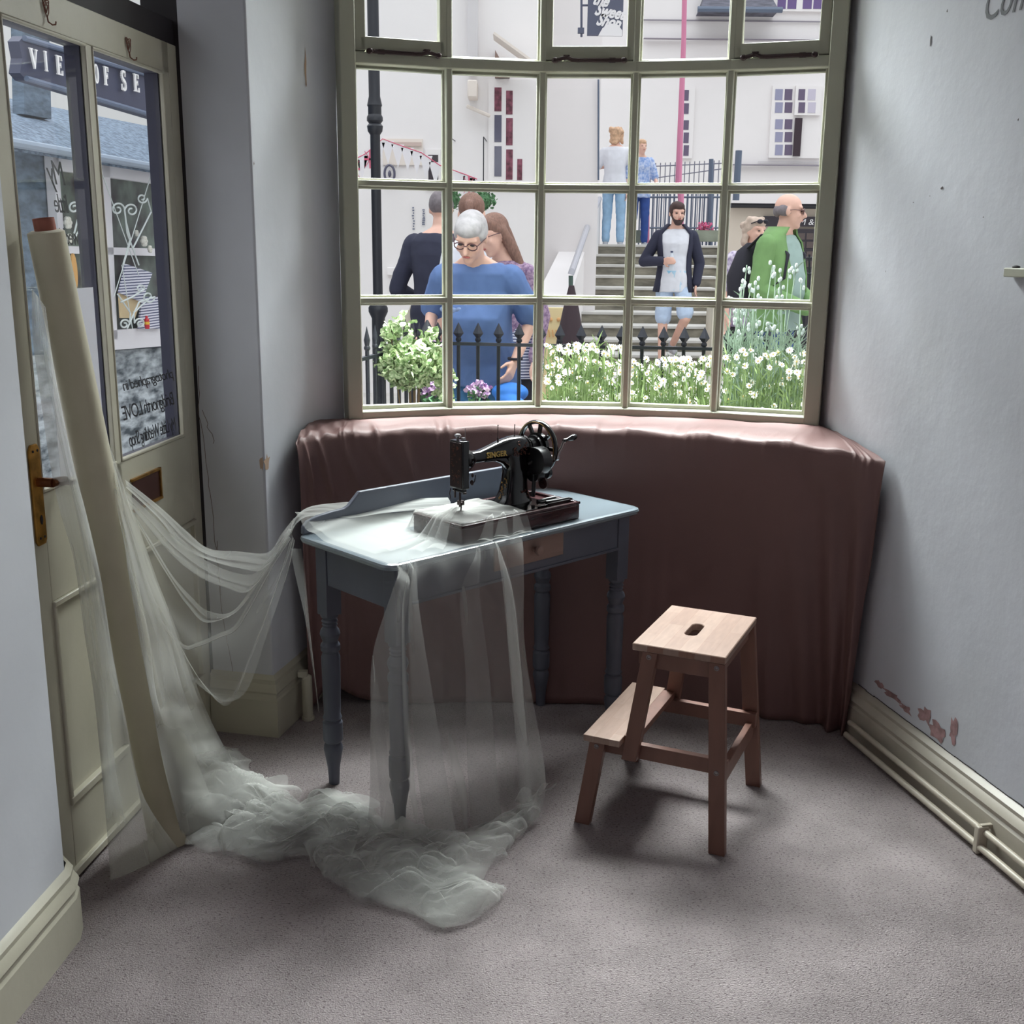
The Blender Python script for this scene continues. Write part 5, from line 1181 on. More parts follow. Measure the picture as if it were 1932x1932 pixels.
# ================================================================ OUTSIDE THE DOOR
def DD(px, py, n): return atdoor(px, py, -n)
m_bluestone = mat('dark_blue_stone', (96, 112, 128), .8, var=.35, vscale=9, bump=.7, bscale=14, stretch=(1, 1, 2.5))
m_rubble = mat('rubble_stone', (186, 194, 200), .85, col2=(58, 68, 76), vscale=7, bump=1, bscale=9, stretch=(1, 1, 3), detail=8)
m_blueslate = mat('blue_slate', (74, 88, 106), .75, col2=(128, 146, 166), vscale=24, bump=.8, bscale=40, stretch=(1, 1, 3), detail=6)
NB = 1.9
st_ = thing('stone_cottage', 'stone cottage with slate roof across the lane outside the door', 'building', DD(150, 700, NB))
def dquad(g, pts, n, t=.03):
    P = [DD(x, y, n) for x, y in pts]; Q = [p - Dn * t for p in P]; k = len(P)
    g.add(P + Q, [tuple(range(k)), tuple(range(k, 2 * k))[::-1]] + [(i, (i + 1) % k, k + (i + 1) % k, k + i) for i in range(k)])
g = MB(); dquad(g, [(-260, 225), (400, 325), (400, 660), (-260, 700)], NB, .2); g.build('wall', m_bluestone, st_, smooth=0)
g = MB(); dquad(g, [(-260, 690), (400, 650), (400, 1000), (-260, 1150)], NB - .02, .2); g.build('base_wall', m_rubble, st_, smooth=0, label='pale rubble stone base')
g = MB(); a, b, c, d = DD(-260, 215, NB - .16), DD(400, 330, NB - .16), DD(400, 262, NB + .8), DD(-260, 130, NB + .8); dn = Vector((0, 0, -.05)); g.add([a, b, c, d, a + dn, b + dn, c + dn, d + dn], [(0, 1, 2, 3), (7, 6, 5, 4), (0, 1, 5, 4), (1, 2, 6, 5), (2, 3, 7, 6), (3, 0, 4, 7)]); g.build('roof', m_blueslate, st_, smooth=0)
g = MB(); g.tube([DD(-260, 220, NB - .18), DD(400, 334, NB - .18)], .023, 8); g.build('gutter', mat('pale_gutter', (150, 164, 182), .5), st_)
m_wwhite = mat('shop_window_white', (222, 220, 226), .6)
g = MB()
for q4 in ([(100, 293), (110, 294), (140, 700), (128, 700)], [(100, 293), (330, 330), (331, 352), (101, 320)], [(183, 308), (207, 312), (222, 640), (196, 640)], [(118, 464), (330, 470), (331, 484), (119, 478)], [(120, 632), (345, 612), (346, 650), (120, 668)]): dquad(g, q4, NB - .06, .05)
cw = g.build('shop_window', m_wwhite, st_, smooth=0)
g = MB(); dquad(g, [(108, 318), (335, 345), (345, 618), (125, 640)], NB - .02, .01); g.build('window_interior', mat('shop_interior', (112, 124, 116), .8, col2=(60, 52, 58), vscale=5), cw, smooth=0)
# goods in the shop window
q = random.Random(12)
m_gst = bpy.data.materials.new('navy_stripes'); m_gst.use_nodes = True; n = m_gst.node_tree.nodes; L_ = m_gst.node_tree.links; tx = n.new('ShaderNodeTexCoord'); wv = n.new('ShaderNodeTexWave'); wv.bands_direction = 'Z'; wv.inputs['Scale'].default_value = 19; wv.inputs['Distortion'].default_value = .4; cr = n.new('ShaderNodeValToRGB'); cr.color_ramp.interpolation = 'CONSTANT'; cr.color_ramp.elements[0].color = S(214, 214, 226); cr.color_ramp.elements[1].color = S(62, 70, 110); cr.color_ramp.elements[1].position = .62
L_.new(tx.outputs['Object'], wv.inputs[0]); L_.new(wv.outputs[0], cr.inputs[0]); L_.new(cr.outputs[0], n['Principled BSDF'].inputs['Base Color'])
g = MB(); dquad(g, [(238, 498), (288, 515), (268, 570), (225, 552)], NB - .10, .01); tag(g.build('striped_bag', m_gst, smooth=0), 'navy and white striped bag hanging in the cottage window', 'bag')
g = MB(); dquad(g, [(225, 548), (268, 562), (255, 600), (228, 600)], NB - .085, .01); tag(g.build('straw_bag', mat('straw', (206, 184, 146), .8), smooth=0), 'straw coloured bag low in the cottage window', 'bag')
g = MB(); dquad(g, [(268, 560), (302, 560), (304, 620), (262, 620)], NB - .08, .01); tag(g.build('striped_cloth', m_gst, smooth=0), 'dark striped cloth at the bottom of the cottage window', 'cloth')
c = DD(277, 606, NB - .13); bo = thing('red_bottle', 'small red bottle with yellow band on the cottage window sill', 'bottle', c); g = MB(); g.lathe([(.013, -.047), (.016, -.033), (.016, .01), (.008, .02), (.008, .033)], c, 12); g.build('bottle_body', mat('bottle_red', (200, 44, 60), .4), bo); g = MB(); g.lathe([(.0165, -.02), (.0165, -.003)], c, 12); g.build('bottle_label', mat('bottle_yellow', (226, 180, 60), .5), bo)
for i, (x, y, r_) in enumerate(((272, 455, .034), (283, 470, .024), (258, 440, .02), (128, 420, .034), (132, 450, .027))):
    c = DD(x, y, NB - .12); g = MB(); 
    for k in range(6): a = k * 1.047; g.ell(c + Dd * math.cos(a) * r_ * .6 + Vector((0, 0, math.sin(a) * r_ * .6)), r_ * .45, 8, 5)
    g.ell(c, r_ * .4, 8, 5); tag(g.build('fabric_flower', mat('ivory_flower', (214, 212, 204), .7)), ['largest ivory fabric flower in the cottage window', 'ivory flower under the largest one by the sill', 'ivory flower at the upper left of the cottage display', 'ivory flower near the roll top, upper', 'ivory flower near the roll top, lower'][i], 'flower', 'ivory flowers in the cottage window')
tn = thing('table_fan', 'tan and navy oval hanging behind the paper notice', 'ornament', DD(145, 510, NB - .12))
g = MB(); g.plate([(math.cos(a) * .03, math.sin(a) * .095) for a in [k * .3927 for k in range(16)]], DD(138, 512, NB - .12), Dd, (0, 0, 1), Dn, .01); g.build('tan_oval', mat('tan', (206, 158, 96), .7), tn)
g = MB(); g.plate([(-.033, -.087), (.067, -.087), (.047, .033), (.0, .093), (-.013, .013)], DD(158, 520, NB - .10), Dd, (0, 0, 1), Dn, .01); g.build('navy_wing', m_navy, tn)
# white wrought iron scrolls in front of the cottage window
m_scroll = mat('white_iron', (206, 214, 214), .4)
sc_ = thing('scroll_grille', 'white wrought iron scroll grille before the cottage window', 'grille', DD(240, 470, NB - .15))
def spiral(cx, cy, r_, turns, a0, sgn, tail):
    P = []
    for k in range(int(18 * turns) + 1):
        a = a0 + sgn * k / 18 * 2 * math.pi; rr = r_ * (1 - .75 * k / (18 * turns)); P.append(DD(cx + rr * math.cos(a), cy + rr * math.sin(a), NB - .15))
    P = [DD(x, y, NB - .15) for x, y in tail] + P; return P
for s_ in ((222, 395, 13, 1.3, 0, -1, [(262, 500), (240, 440)]), (248, 397, 13, 1.3, math.pi, 1, [(232, 500), (246, 450), (238, 420)]), (268, 374, 10, 1.3, 0, 1, [(250, 470), (285, 400)]), (140, 392, 12, 1.4, 0, -1, [(140, 450), (162, 415), (158, 390)]), (155, 365, 8, 1.2, math.pi, 1, [(140, 440), (150, 400), (145, 380)]), (280, 560, 12, 1.3, 0, 1, [(240, 620), (262, 570)]), (265, 545, 8, 1.2, 0, -1, [(228, 570), (250, 560)]), (235, 612, 10, 1.3, 0, -1, [(222, 555), (246, 590)]), (264, 610, 10, 1.3, math.pi, 1, [(285, 560), (252, 590)])):
    g = MB(); g.tube(spiral(*s_), .0052, 6); g.build('scroll', m_scroll, sc_)
g = MB()
for a, b in (((190, 320), (262, 520)), ((285, 330), (215, 560)), ((230, 500), (250, 620))): g.tube([DD(*a, NB - .15), DD(*b, NB - .15)], .003, 5)
g.build('diagonal_bar', m_scroll, sc_)
# chimney and the street name board
g = MB(); dquad(g, [(42, 20), (92, 30), (97, 225), (46, 215)], 2.2, .07); tag(g.build('chimney_stack', m_bluestone, smooth=0), 'dark stone chimney stack behind the name board', 'chimney')
NSG = 1.25
nb = thing('name_board', 'dark blue name board with raised white capitals seen through the door', 'sign', DD(160, 140, NSG))
g = MB(); dquad(g, [(36, 78), (45, 68), (440, 185), (440, 268), (50, 152), (38, 138), (42, 110)], NSG, .05); g.build('board', mat('board_navy', (58, 62, 86), .5), nb, smooth=0)
g = MB()
for a, b in (((46, 72), (440, 189)), ((50, 148), (440, 262))): g.tube([DD(*a, NSG - .01), DD(*b, NSG - .01)], .012, 8)
g.build('moulding', mat('board_blue', (92, 104, 128), .5), nb)
LT = {'V': [[(0, 1), (.34, 1), (.34, .95), (.27, .94), (.48, .25), (.66, .94), (.58, .95), (.58, 1), (.85, 1), (.85, .95), (.76, .94), (.46, 0), (.38, 0), (.08, .94), (0, .95)]],
      'I': [[(0, 0), (.36, 0), (.36, .05), (.28, .07), (.28, .93), (.36, .95), (.36, 1), (0, 1), (0, .95), (.08, .93), (.08, .07), (0, .05)]],
      'E': [[(0, 0), (.66, 0), (.68, .26), (.63, .26), (.52, .06), (.28, .06), (.28, .48), (.42, .48), (.46, .38), (.50, .38), (.50, .66), (.46, .66), (.42, .55), (.28, .55), (.28, .94), (.50, .94), (.59, .76), (.64, .76), (.63, 1), (0, 1), (0, .95), (.08, .93), (.08, .07), (0, .05)]],
      'F': [[(0, 0), (.40, 0), (.40, .05), (.28, .07), (.28, .46), (.40, .46), (.45, .36), (.49, .36), (.49, .66), (.45, .66), (.40, .54), (.28, .54), (.28, .94), (.48, .94), (.58, .74), (.63, .74), (.62, 1), (0, 1), (0, .95), (.08, .93), (.08, .07), (0, .05)]],
      'W': [[(0, 1), (.32, 1), (.32, .95), (.26, .94), (.42, .28), (.55, .76), (.50, .95), (.50, 1), (.76, 1), (.76, .95), (.70, .94), (.86, .28), (1.0, .94), (.93, .95), (.93, 1), (1.16, 1), (1.16, .95), (1.08, .94), (.84, 0), (.77, 0), (.62, .52), (.46, 0), (.38, 0), (.08, .94), (0, .95)]]}
def ring(cx, cy, rx, ry, ix, iy, n=20):
    out = []
    for k in range(n): 
        a, b = 2 * math.pi * k / n, 2 * math.pi * (k + 1) / n
        out.append([(cx + ix * math.cos(a), cy + iy * math.sin(a)), (cx + rx * math.cos(a), cy + ry * math.sin(a)), (cx + rx * math.cos(b), cy + ry * math.sin(b)), (cx + ix * math.cos(b), cy + iy * math.sin(b))])
    return out
LT['O'] = ring(.37, .5, .37, .51, .17, .43)
def sarc():
    P = []
    for k in range(25):
        t_ = k / 24; a = R(20) + t_ * R(250)
        if t_ < .5: u_ = t_ / .5; a = R(15) + u_ * R(240); P.append((.33 + .22 * math.cos(a), .745 + .21 * math.sin(a), .045 + .05 * u_))
        else: u_ = (t_ - .5) / .5; a = R(75) - u_ * R(240); P.append((.30 + .24 * math.cos(a), .265 + .22 * math.sin(a), .095 - .05 * u_))
    return P
SP = sarc(); LT['S'] = []
for k in range(24):
    (x0, y0, w0), (x1, y1, w1) = SP[k], SP[k + 1]; dx, dy = x1 - x0, y1 - y0; l_ = math.hypot(dx, dy) + 1e-6; nx_, ny_ = -dy / l_, dx / l_
    LT['S'].append([(x0 + nx_ * w0, y0 + ny_ * w0), (x0 - nx_ * w0, y0 - ny_ * w0), (x1 - nx_ * w1, y1 - ny_ * w1), (x1 + nx_ * w1, y1 + ny_ * w1)])
LT['S'] += [[(.50, .70), (.55, .70), (.56, .98), (.51, .98)], [(.04, .02), (.09, .02), (.10, .32), (.05, .32)]]
for ch, bx, by, tx_, ty_, w_ in (('V', 56, 128, 54, 90, .92), ('I', 84, 134, 82, 96, .62), ('E', 106, 140, 102, 103, .92), ('W', 131, 147, 128, 109, .9), ('O', 176, 156, 172, 119, .74), ('F', 196, 160, 192, 124, .78), ('S', 228, 170, 225, 131, .9), ('E', 252, 172, 249, 138, .98), ('V', 285, 180, 283, 146, .9), ('E', 318, 189, 316, 155, .9), ('N', 0, 0, 0, 0, 0)):
    if not w_: continue
    o_ = DD(bx, by, NSG - .012); up = DD(tx_, ty_, NSG - .012) - o_; hgt = up.length
    g = MB()
    for poly in LT[ch]: g.plate([(x * hgt * w_, y * hgt) for x, y in poly], o_, Dd, (0, 0, 1), Dn, .008)
    g.build('raised_letter', m_signwhite, nb, smooth=0)
g = MB(); g.tube([DD(440, 225, NSG + .05), DD(440, 225, NSG + .9)], .03, 8); g.tube([DD(70, 120, NSG + .05), DD(70, 120, 2.15)], .018, 8); g.build('bracket', m_blackiron, nb)
# ================================================================ PEOPLE IN THE STREET
m_skin = mat('skin', (222, 178, 160), .55, var=.04, vscale=14)
m_lip = mat('lips', (176, 96, 92), .5); m_eye = mat('eyes', (40, 32, 34), .3)
m_glass_fr = mat('spectacle_frame', (84, 50, 52), .3); m_shoe_grey = mat('trainers', (170, 172, 178), .7)
def remesh(o, vox, it=4):
    r_ = o.modifiers.new('voxel', 'REMESH'); r_.mode = 'VOXEL'; r_.voxel_size = vox; r_.use_smooth_shade = True
    s_ = o.modifiers.new('smooth', 'SMOOTH'); s_.iterations = it; s_.factor = .5
    return o
def loft(g, secs, n=18):
    rows = []
    for (c, rx, ry, rot) in secs:
        M_ = Matrix.Rotation(rot, 3, 'Z'); rows.append([Vector(c) + M_ @ Vector((rx * math.copysign(abs(math.cos(a)) ** .85, math.cos(a)), ry * math.copysign(abs(math.sin(a)) ** .9, math.sin(a)), 0)) for a in [2 * math.pi * k / n for k in range(n)]])
    g.grid(rows, closed=True); g.add(rows[0], [tuple(range(n))[::-1]]); g.add(rows[-1], [tuple(range(n))])
def person(name, label, loc, face, h, lean=(0, 0), head=(0, 0, 0), arms=None, legs=None, shirt=None, sleeve='short', trousers=None, shorts=False, hair=None, build=1.0, belly=0, glasses=None, beard=None, shoes=None, vox=.009, jacket=None, bald=False, held=None, hands=True):
    """local frame: z up, the person faces -y; x>0 is the person's left. lean=(forward, side) metres at the shoulders"""
    root = thing(name, label, 'person', loc, face)
    u = h / 1.75; W = .19 * u * build; lf, ls = lean
    hip = Vector((0, 0, .93 * u)); sh = Vector((ls, -lf, 1.43 * u)); mid = hip.lerp(sh, .5) + Vector((0, .01, 0))
    nk = sh + Vector((0, -.02 * u - lf * .12, .055 * u)); pitch, yaw, roll_ = head
    HM = Matrix.Rotation(yaw, 3, 'Z') @ Matrix.Rotation(pitch, 3, 'X') @ Matrix.Rotation(roll_, 3, 'Y')
    hc = nk + HM @ Vector((0, -.015 * u, .118 * u)) + Vector((0, -.05 * math.sin(max(0, pitch)), 0))
    arms = arms or {}; legs = legs or {}
    J = {}
    for s_, k in ((-1, 'R'), (1, 'L')):
        J['sh' + k] = sh + Vector((s_ * W * .90, 0, -.048 * u)); J['el' + k] = Vector(arms.get('el' + k, (ls + s_ * (W + .05 * u), -lf * .5 + .02, 1.13 * u))); J['wr' + k] = Vector(arms.get('wr' + k, (ls + s_ * (W + .05 * u), -lf * .5 - .04, .88 * u)))
        J['hp' + k] = hip + Vector((s_ * .09 * u, 0, -.02)); J['kn' + k] = Vector(legs.get('kn' + k, (s_ * .10 * u, -.02, .50 * u))); J['an' + k] = Vector(legs.get('an' + k, (s_ * .11 * u, .02, .09 * u)))
    g = MB()
    # trunk
    b = build
    tr_ = [(hip + Vector((0, 0, -.07 * u)), .15 * u * b, .11 * u * b, 0), (hip, .165 * u * b, .12 * u * b, 0), (hip.lerp(sh, .25) + Vector((0, -belly * .4, 0)), .15 * u * b, (.115 + belly * .5) * u * b, 0), (mid + Vector((0, -belly * .5, 0)), .15 * u * b, (.115 + belly * .5) * u * b, 0), (hip.lerp(sh, .75), .17 * u * b, .12 * u * b, 0), (sh + Vector((0, 0, -.03 * u)), .175 * u * b, .095 * u * b, 0), (sh + Vector((0, 0, .015 * u)), .12 * u * b, .075 * u, 0), (nk, .058 * u, .062 * u, 0)]
    loft(g, tr_)
    g.cap(nk - Vector((0, 0, .03)), nk.lerp(hc, .6), .056 * u, .052 * u, 12)
    def limb(g, a, b_, c, r0, r1, r2, grow=0, part=1.0):
        g.cap(a, b_, r0 + grow, r1 + grow, 12)
        if part > 0: e_ = b_.lerp(c, part); g.cap(b_, e_, r1 * .97 + grow, lerp(r1, r2, part) + grow, 12)
    for k in 'RL':
        limb(g, J['sh' + k], J['el' + k], J['wr' + k], .050 * u * b, .038 * u, .026 * u)
        limb(g, J['hp' + k], J['kn' + k], J['an' + k], .082 * u * b, .056 * u, .036 * u)
        f_ = J['an' + k] + Vector((0, -.02, -.05 * u)); g.cap(f_ + Vector((0, .05 * u, 0)), f_ + Vector(((.02 if k == 'L' else -.02), -.14 * u, -.01)), .036 * u, .028 * u, 10)
    # head
    def hp(x, y, z): return hc + HM @ Vector((x * u, y * u, z * u))
    g.ell(hp(0, .012, .032), (.074 * u, .092 * u, .086 * u), 18, 12, HM); g.ell(hp(0, -.022, -.03), (.060 * u, .070 * u, .080 * u), 16, 10, HM); g.ell(hp(0, -.062, -.085), (.030 * u, .026 * u, .024 * u), 12, 8, HM)
    g.cap(hp(0, -.086, .022), hp(0, -.112, -.018), .009 * u, .014 * u, 8); g.ell(hp(.010, -.100, -.022), .009 * u, 8, 6); g.ell(hp(-.010, -.100, -.022), .009 * u, 8, 6)
    g.cap(hp(-.045, -.074, .034), hp(.045, -.074, .034), .012 * u, .012 * u, 8)
    for s_ in (-1, 1):
        g.ell(hp(s_ * .038, -.070, -.018), (.022 * u, .018 * u, .020 * u), 10, 6, HM); g.ell(hp(s_ * .076, .008, -.002), (.010 * u, .020 * u, .032 * u), 10, 8, HM)
    g.cap(hp(-.018, -.089, -.048), hp(.018, -.089, -.048), .009 * u, .009 * u, 8)
    # hands: palm, four fingers and thumb, gently curled
    for k in 'RL':
        if not hands: break
        w = J['wr' + k]; d = (w - J['el' + k]).normalized(); cfg = arms.get('hand' + k, {}); side = Vector(cfg.get('side', (0, 1, 0))); side = (side - d * side.dot(d)).normalized(); nrm = d.cross(side) * (1 if k == 'L' else -1)
        nrm = Vector(cfg['palm']).normalized() if 'palm' in cfg else nrm; nrm = (nrm - d * nrm.dot(d)).normalized(); side = nrm.cross(d) if cfg.get('flip') is None else d.cross(nrm)
        c1 = w + d * .045 * u
        for o_ in (-1, -.33, .33, 1): g.cap(w + side * o_ * .014 * u, w + d * .082 * u + side * o_ * .030 * u, .015 * u, .013 * u, 8)
        curl = cfg.get('curl', .5)
        for i, ln in enumerate((.066, .076, .071, .056)):
            p = w + d * .085 * u + side * lerp(.031, -.031, i / 3) * u; dd = d; 
            for seg_ in range(3):
                dd = (dd + nrm * curl * (.6 + .3 * seg_)).normalized(); q_ = p + dd * ln * u * (.42, .32, .26)[seg_]; g.cap(p, q_, .0088 * u, .0080 * u, 8); p = q_
        p = w + d * .03 * u + side * .026 * u; q_ = p + (side * .75 + d * .6 + nrm * .25).normalized() * .042 * u; g.cap(p, q_, .013 * u, .011 * u, 8); g.cap(q_, q_ + (d * .8 + nrm * .5 + side * .15).normalized() * .034 * u, .0105 * u, .0088 * u, 8)
    remesh(g.build('body', m_skin, root, local=True), vox, 3)
    # eyes, lips
    g = MB()
    for s_ in (-1, 1): g.ell(hp(s_ * .031, -.0815, .012), (.013 * u, .006 * u, .0055 * u), 10, 6, HM)
    g.build('eyes', m_eye, root, local=True)
    g = MB(); g.ell(hp(0, -.0975, -.048), (.020 * u, .005 * u, .006 * u), 10, 6, HM); g.build('lips', m_lip, root, local=True)
    if hair:
        g = MB(); kind, hm = hair
        if kind != 'bald': g.ell(hp(0, .022, .042), (.081 * u, .094 * u, .088 * u), 18, 12, HM); g.ell(hp(0, -.020, .075), (.070 * u, .072 * u, .050 * u), 16, 8, HM)
        if kind == 'bald':
            for s_ in (-1, 1): g.ell(hp(s_ * .060, .035, .005), (.022 * u, .055 * u, .040 * u), 12, 8, HM)
            g.ell(hp(0, .075, .0), (.062 * u, .034 * u, .045 * u), 12, 8, HM)
        if kind == 'short':
            for s_ in (-1, 1): g.ell(hp(s_ * .066, .01, .03), (.018 * u, .055 * u, .040 * u), 12, 8, HM)
        if kind == 'long':
            for s_ in (-1, 1):
                g.cap(hp(s_ * .07, .02, .02), hp(s_ * .082, .04, -.10), .030 * u, .034 * u, 10); g.cap(hp(s_ * .082, .04, -.10), hp(s_ * .10, .05, -.28), .036 * u, .022 * u, 10)
            g.cap(hp(0, .075, .0), hp(0, .095, -.26), .05 * u, .05 * u, 12)
        if kind == 'bob':
            q = random.Random(4)
            for i in range(60):
                a = q.uniform(-.4, math.pi + .4); r_ = q.uniform(.06, .10); g.ell(hp(r_ * math.cos(a), .03 + .07 * math.sin(a) * q.uniform(.3, 1), q.uniform(-.11, .11)), q.uniform(.018, .034) * u, 8, 6)
        if kind == 'pony':
            g.cap(hp(0, .10, .05), hp(0, .13, .03), .02 * u, .022 * u, 10); g.cap(hp(0, .13, .03), hp(0, .14, -.10), .024 * u, .012 * u, 10)
        remesh(g.build('hair', hm, root, local=True), vox, 2)
    if beard:
        g = MB(); g.ell(hp(0, -.055, -.075), (.048 * u, .044 * u, .040 * u), 14, 8, HM)
        for s_ in (-1, 1): g.cap(hp(s_ * .040, -.055, -.06), hp(s_ * .066, -.01, .0), .020 * u, .014 * u, 8)
        g.cap(hp(-.022, -.094, -.036), hp(.022, -.094, -.036), .007 * u, .007 * u, 8); remesh(g.build('beard', beard, root, local=True), vox, 1)
    if glasses:
        g = MB()
        for s_ in (-1, 1):
            c = (s_ * .032, -.096, .012); g.tube([hp(c[0] + .026 * math.cos(a), c[1] + .003 * abs(math.cos(a)), c[2] + .019 * math.sin(a)) for a in [k * math.pi / 8 for k in range(17)]], .0028 * u, 6)
            g.tube([hp(s_ * .058, -.092, .018), hp(s_ * .078, -.03, .016), hp(s_ * .080, .01, .008)], .0026 * u, 6)
            if glasses == 'dark': g.ell(hp(*c), (.025 * u, .003 * u, .018 * u), 12, 6, HM)
        g.tube([hp(-.008, -.100, .016), hp(.008, -.100, .016)], .0026 * u, 6); g.build('glasses', m_glass_fr, root, local=True)
    if glasses == 'top':
        pass
    # shirt
    def top_garment(nm, m_, gr, slv, lo=-.08, open_=False, par=root):
        g = MB(); S_ = []
        base = [(hip + Vector((0, 0, lo * u)), .172 * u * b, .128 * u * b, 0)] + ([(hip, .176 * u * b, .132 * u * b, 0)] if lo < -.01 else []) + tr_[2:6] + [(sh + Vector((0, 0, .02 * u)), .115 * u * b, .072 * u, 0)]
        for i, (c, rx, ry, rt_) in enumerate(base): S_.append((c, rx + gr, ry + gr, rt_))
        loft(g, S_)
        for k in 'RL':
            pt = {'short': -1, 'long': .96, 'none': None}[slv]
            if pt is None: continue
            if pt < 0: e_ = J['sh' + k].lerp(J['el' + k], .88); g.cap(J['sh' + k], e_, .056 * u * b + gr, .052 * u * b + gr + .008, 12)
            else: limb(g, J['sh' + k], J['el' + k], J['wr' + k], .052 * u * b, .043 * u * b, .034 * u, gr, pt)
        o = remesh(g.build(nm, m_, par, local=True), vox, 3)
        dt = bpy.data.textures.get('folds') or bpy.data.textures.new('folds', 'CLOUDS'); dt.noise_scale = .11
        d_ = o.modifiers.new('folds', 'DISPLACE'); d_.texture = dt; d_.strength = .018; d_.mid_level = .5; d_.texture_coords = 'LOCAL'
        return o
    if shirt: top_garment('shirt', shirt, .010, sleeve if not jacket else 'none', lo=-.12)
    if jacket:
        mj, opening = jacket
        g = MB(); gr = .024
        # jacket as an open shell: loft arcs that leave the front open
        rows = []
        secs = [(hip + Vector((0, 0, -.12 * u)), .19 * u * b, .145 * u * b)] + [(c, rx, ry) for c, rx, ry, _ in tr_[1:6]] + [(sh + Vector((0, 0, .02 * u)), .12 * u * b, .078 * u), (nk + Vector((0, .005, .015)), .070 * u, .070 * u)]
        for c, rx, ry in secs:
            rows.append([Vector(c) + Vector(((rx + gr) * math.sin(a), (ry + gr) * math.cos(a), 0)) for a in [lerp(-math.pi + opening, math.pi - opening, k / 26) for k in range(27)]])
        g.grid(rows); oj = g.build('jacket', mj, root, local=True, smooth=math.pi); s_ = oj.modifiers.new('t', 'SOLIDIFY'); s_.thickness = .012; s_.offset = 0
        g = MB()
        for k in 'RL': limb(g, J['sh' + k], J['el' + k], J['wr' + k], .058 * u * b, .050 * u * b, .040 * u, .008, .95)
        o = remesh(g.build('jacket_sleeve', mj, root, local=True), vox, 2)
    if trousers:
        g = MB(); loft(g, [(hip + Vector((0, 0, .03 * u)), .165 * u * b + .008, .12 * u * b + .008, 0), (hip + Vector((0, 0, -.05 * u)), .17 * u * b + .008, .128 * u * b + .008, 0), (hip + Vector((0, 0, -.11 * u)), .15 * u * b, .11 * u * b, 0)])
        for k in 'RL':
            if shorts: g.cap(J['hp' + k], J['hp' + k].lerp(J['kn' + k], .86), .092 * u * b, .088 * u, 12)
            else: limb(g, J['hp' + k], J['kn' + k], J['an' + k], .088 * u * b, .070 * u, .056 * u, .004, .93)
        o = remesh(g.build('shorts' if shorts else 'trousers', trousers, root, local=True), vox, 3)
        dt = bpy.data.textures.get('folds2') or bpy.data.textures.new('folds2', 'CLOUDS'); dt.noise_scale = .07
        d_ = o.modifiers.new('folds', 'DISPLACE'); d_.texture = dt; d_.strength = .016; d_.texture_coords = 'LOCAL'
    for k in 'RL':
        g = MB(); f_ = J['an' + k] + Vector((0, -.02, -.052 * u)); g.cap(f_ + Vector((0, .055 * u, 0)), f_ + Vector(((.02 if k == 'L' else -.02), -.145 * u, -.008)), .044 * u, .036 * u, 12); g.cap(f_ + Vector((0, .03, .03)), J['an' + k] + Vector((0, 0, .01)), .044 * u, .042 * u, 10)
        remesh(g.build('shoe', shoes or m_shoe_grey, root, local=True), max(vox, .009), 2)
    root['_hc'] = 0; del root['_hc']
    return root, J, hp, u
def at_ground(px, Y, z): p = aty(px, 600, Y); return Vector((p.x, Y, z))
J_blue = mat('blue_tshirt', (92, 118, 168), .85, var=.06, vscale=10); J_jean = mat('blue_jeans', (62, 108, 150), .85, var=.15, vscale=14); J_navy = mat('navy_cardigan', (44, 46, 66), .85)
J_grey = mat('grey_hair', (176, 172, 174), .8, var=.12, vscale=40); J_dgrey = mat('dark_grey_hair', (120, 112, 116), .8, var=.15, vscale=40); J_brown = mat('brown_hair', (128, 96, 84), .75, var=.25, vscale=30, stretch=(6, 6, 1)); J_dark = mat('dark_hair', (70, 52, 50), .8, var=.2, vscale=40); J_red = mat('ginger_hair', (204, 168, 138), .8, var=.2, vscale=30)
J_white = mat('white_cotton', (222, 224, 232), .85); J_denimd = mat('dark_jeans', (46, 74, 140), .85, var=.1, vscale=20); J_black = mat('black_cloth', (40, 38, 48), .85)

# 1  man in a blue T-shirt, head bowed, cap in hand
loc = at_ground(916, 5.75, gz(5.75))
r1, J1, hp1, u1 = person('person', 'man in blue t-shirt bowing his head and holding a blue cap', loc, R(-14), 1.69, lean=(.16, .0), head=(R(34), R(-2), R(6)),
    arms={'elR': (-.27, -.04, 1.16), 'wrR': (-.22, -.26, 1.04), 'elL': (.25, -.03, 1.13), 'wrL': (.20, -.17, .93), 'handL': {'palm': (-1, .1, 0), 'curl': .55}}, shirt=J_blue, trousers=J_jean, hair=('short', J_grey), build=1.04, belly=.12, glasses='clear', vox=.0075)
g = MB(); c = J1['wrL'] + Vector((-.012, -.05, -.15)); g.ell(c, (.095, .075, .05), 18, 10); g.cap(c + Vector((-.02, -.04, -.035)), c + Vector((.07, -.09, -.055)), .045, .04, 12)
M_ = wmat(r1); cap = g.build('baseball_cap', mat('cap_blue', (52, 122, 208), .7), None, smooth=math.pi); cap.matrix_basis = M_; remesh(cap, .008, 2); tag(cap, 'bright blue cap held in the left hand of the bowing man', 'cap')
g = MB(); g.tube([J1['wrL'] + Vector((.033 * math.cos(a), .033 * math.sin(a), .012)) for a in [k * math.pi / 6 for k in range(13)]], .007, 6); g.build('wristwatch', J_black, r1, local=True)
# faint print on his chest
g = MB(); c = Vector((-.12, -.285, 1.18))
for k in range(7): g.ell(c + Vector((.028 * k - .02, .0 + abs(k - 3) * .004, .006 * math.sin(k * 2))), (.017, .004, .014), 8, 5)
g.build('shirt_print', mat('faded_print', (128, 146, 184), .9), r1, local=True)

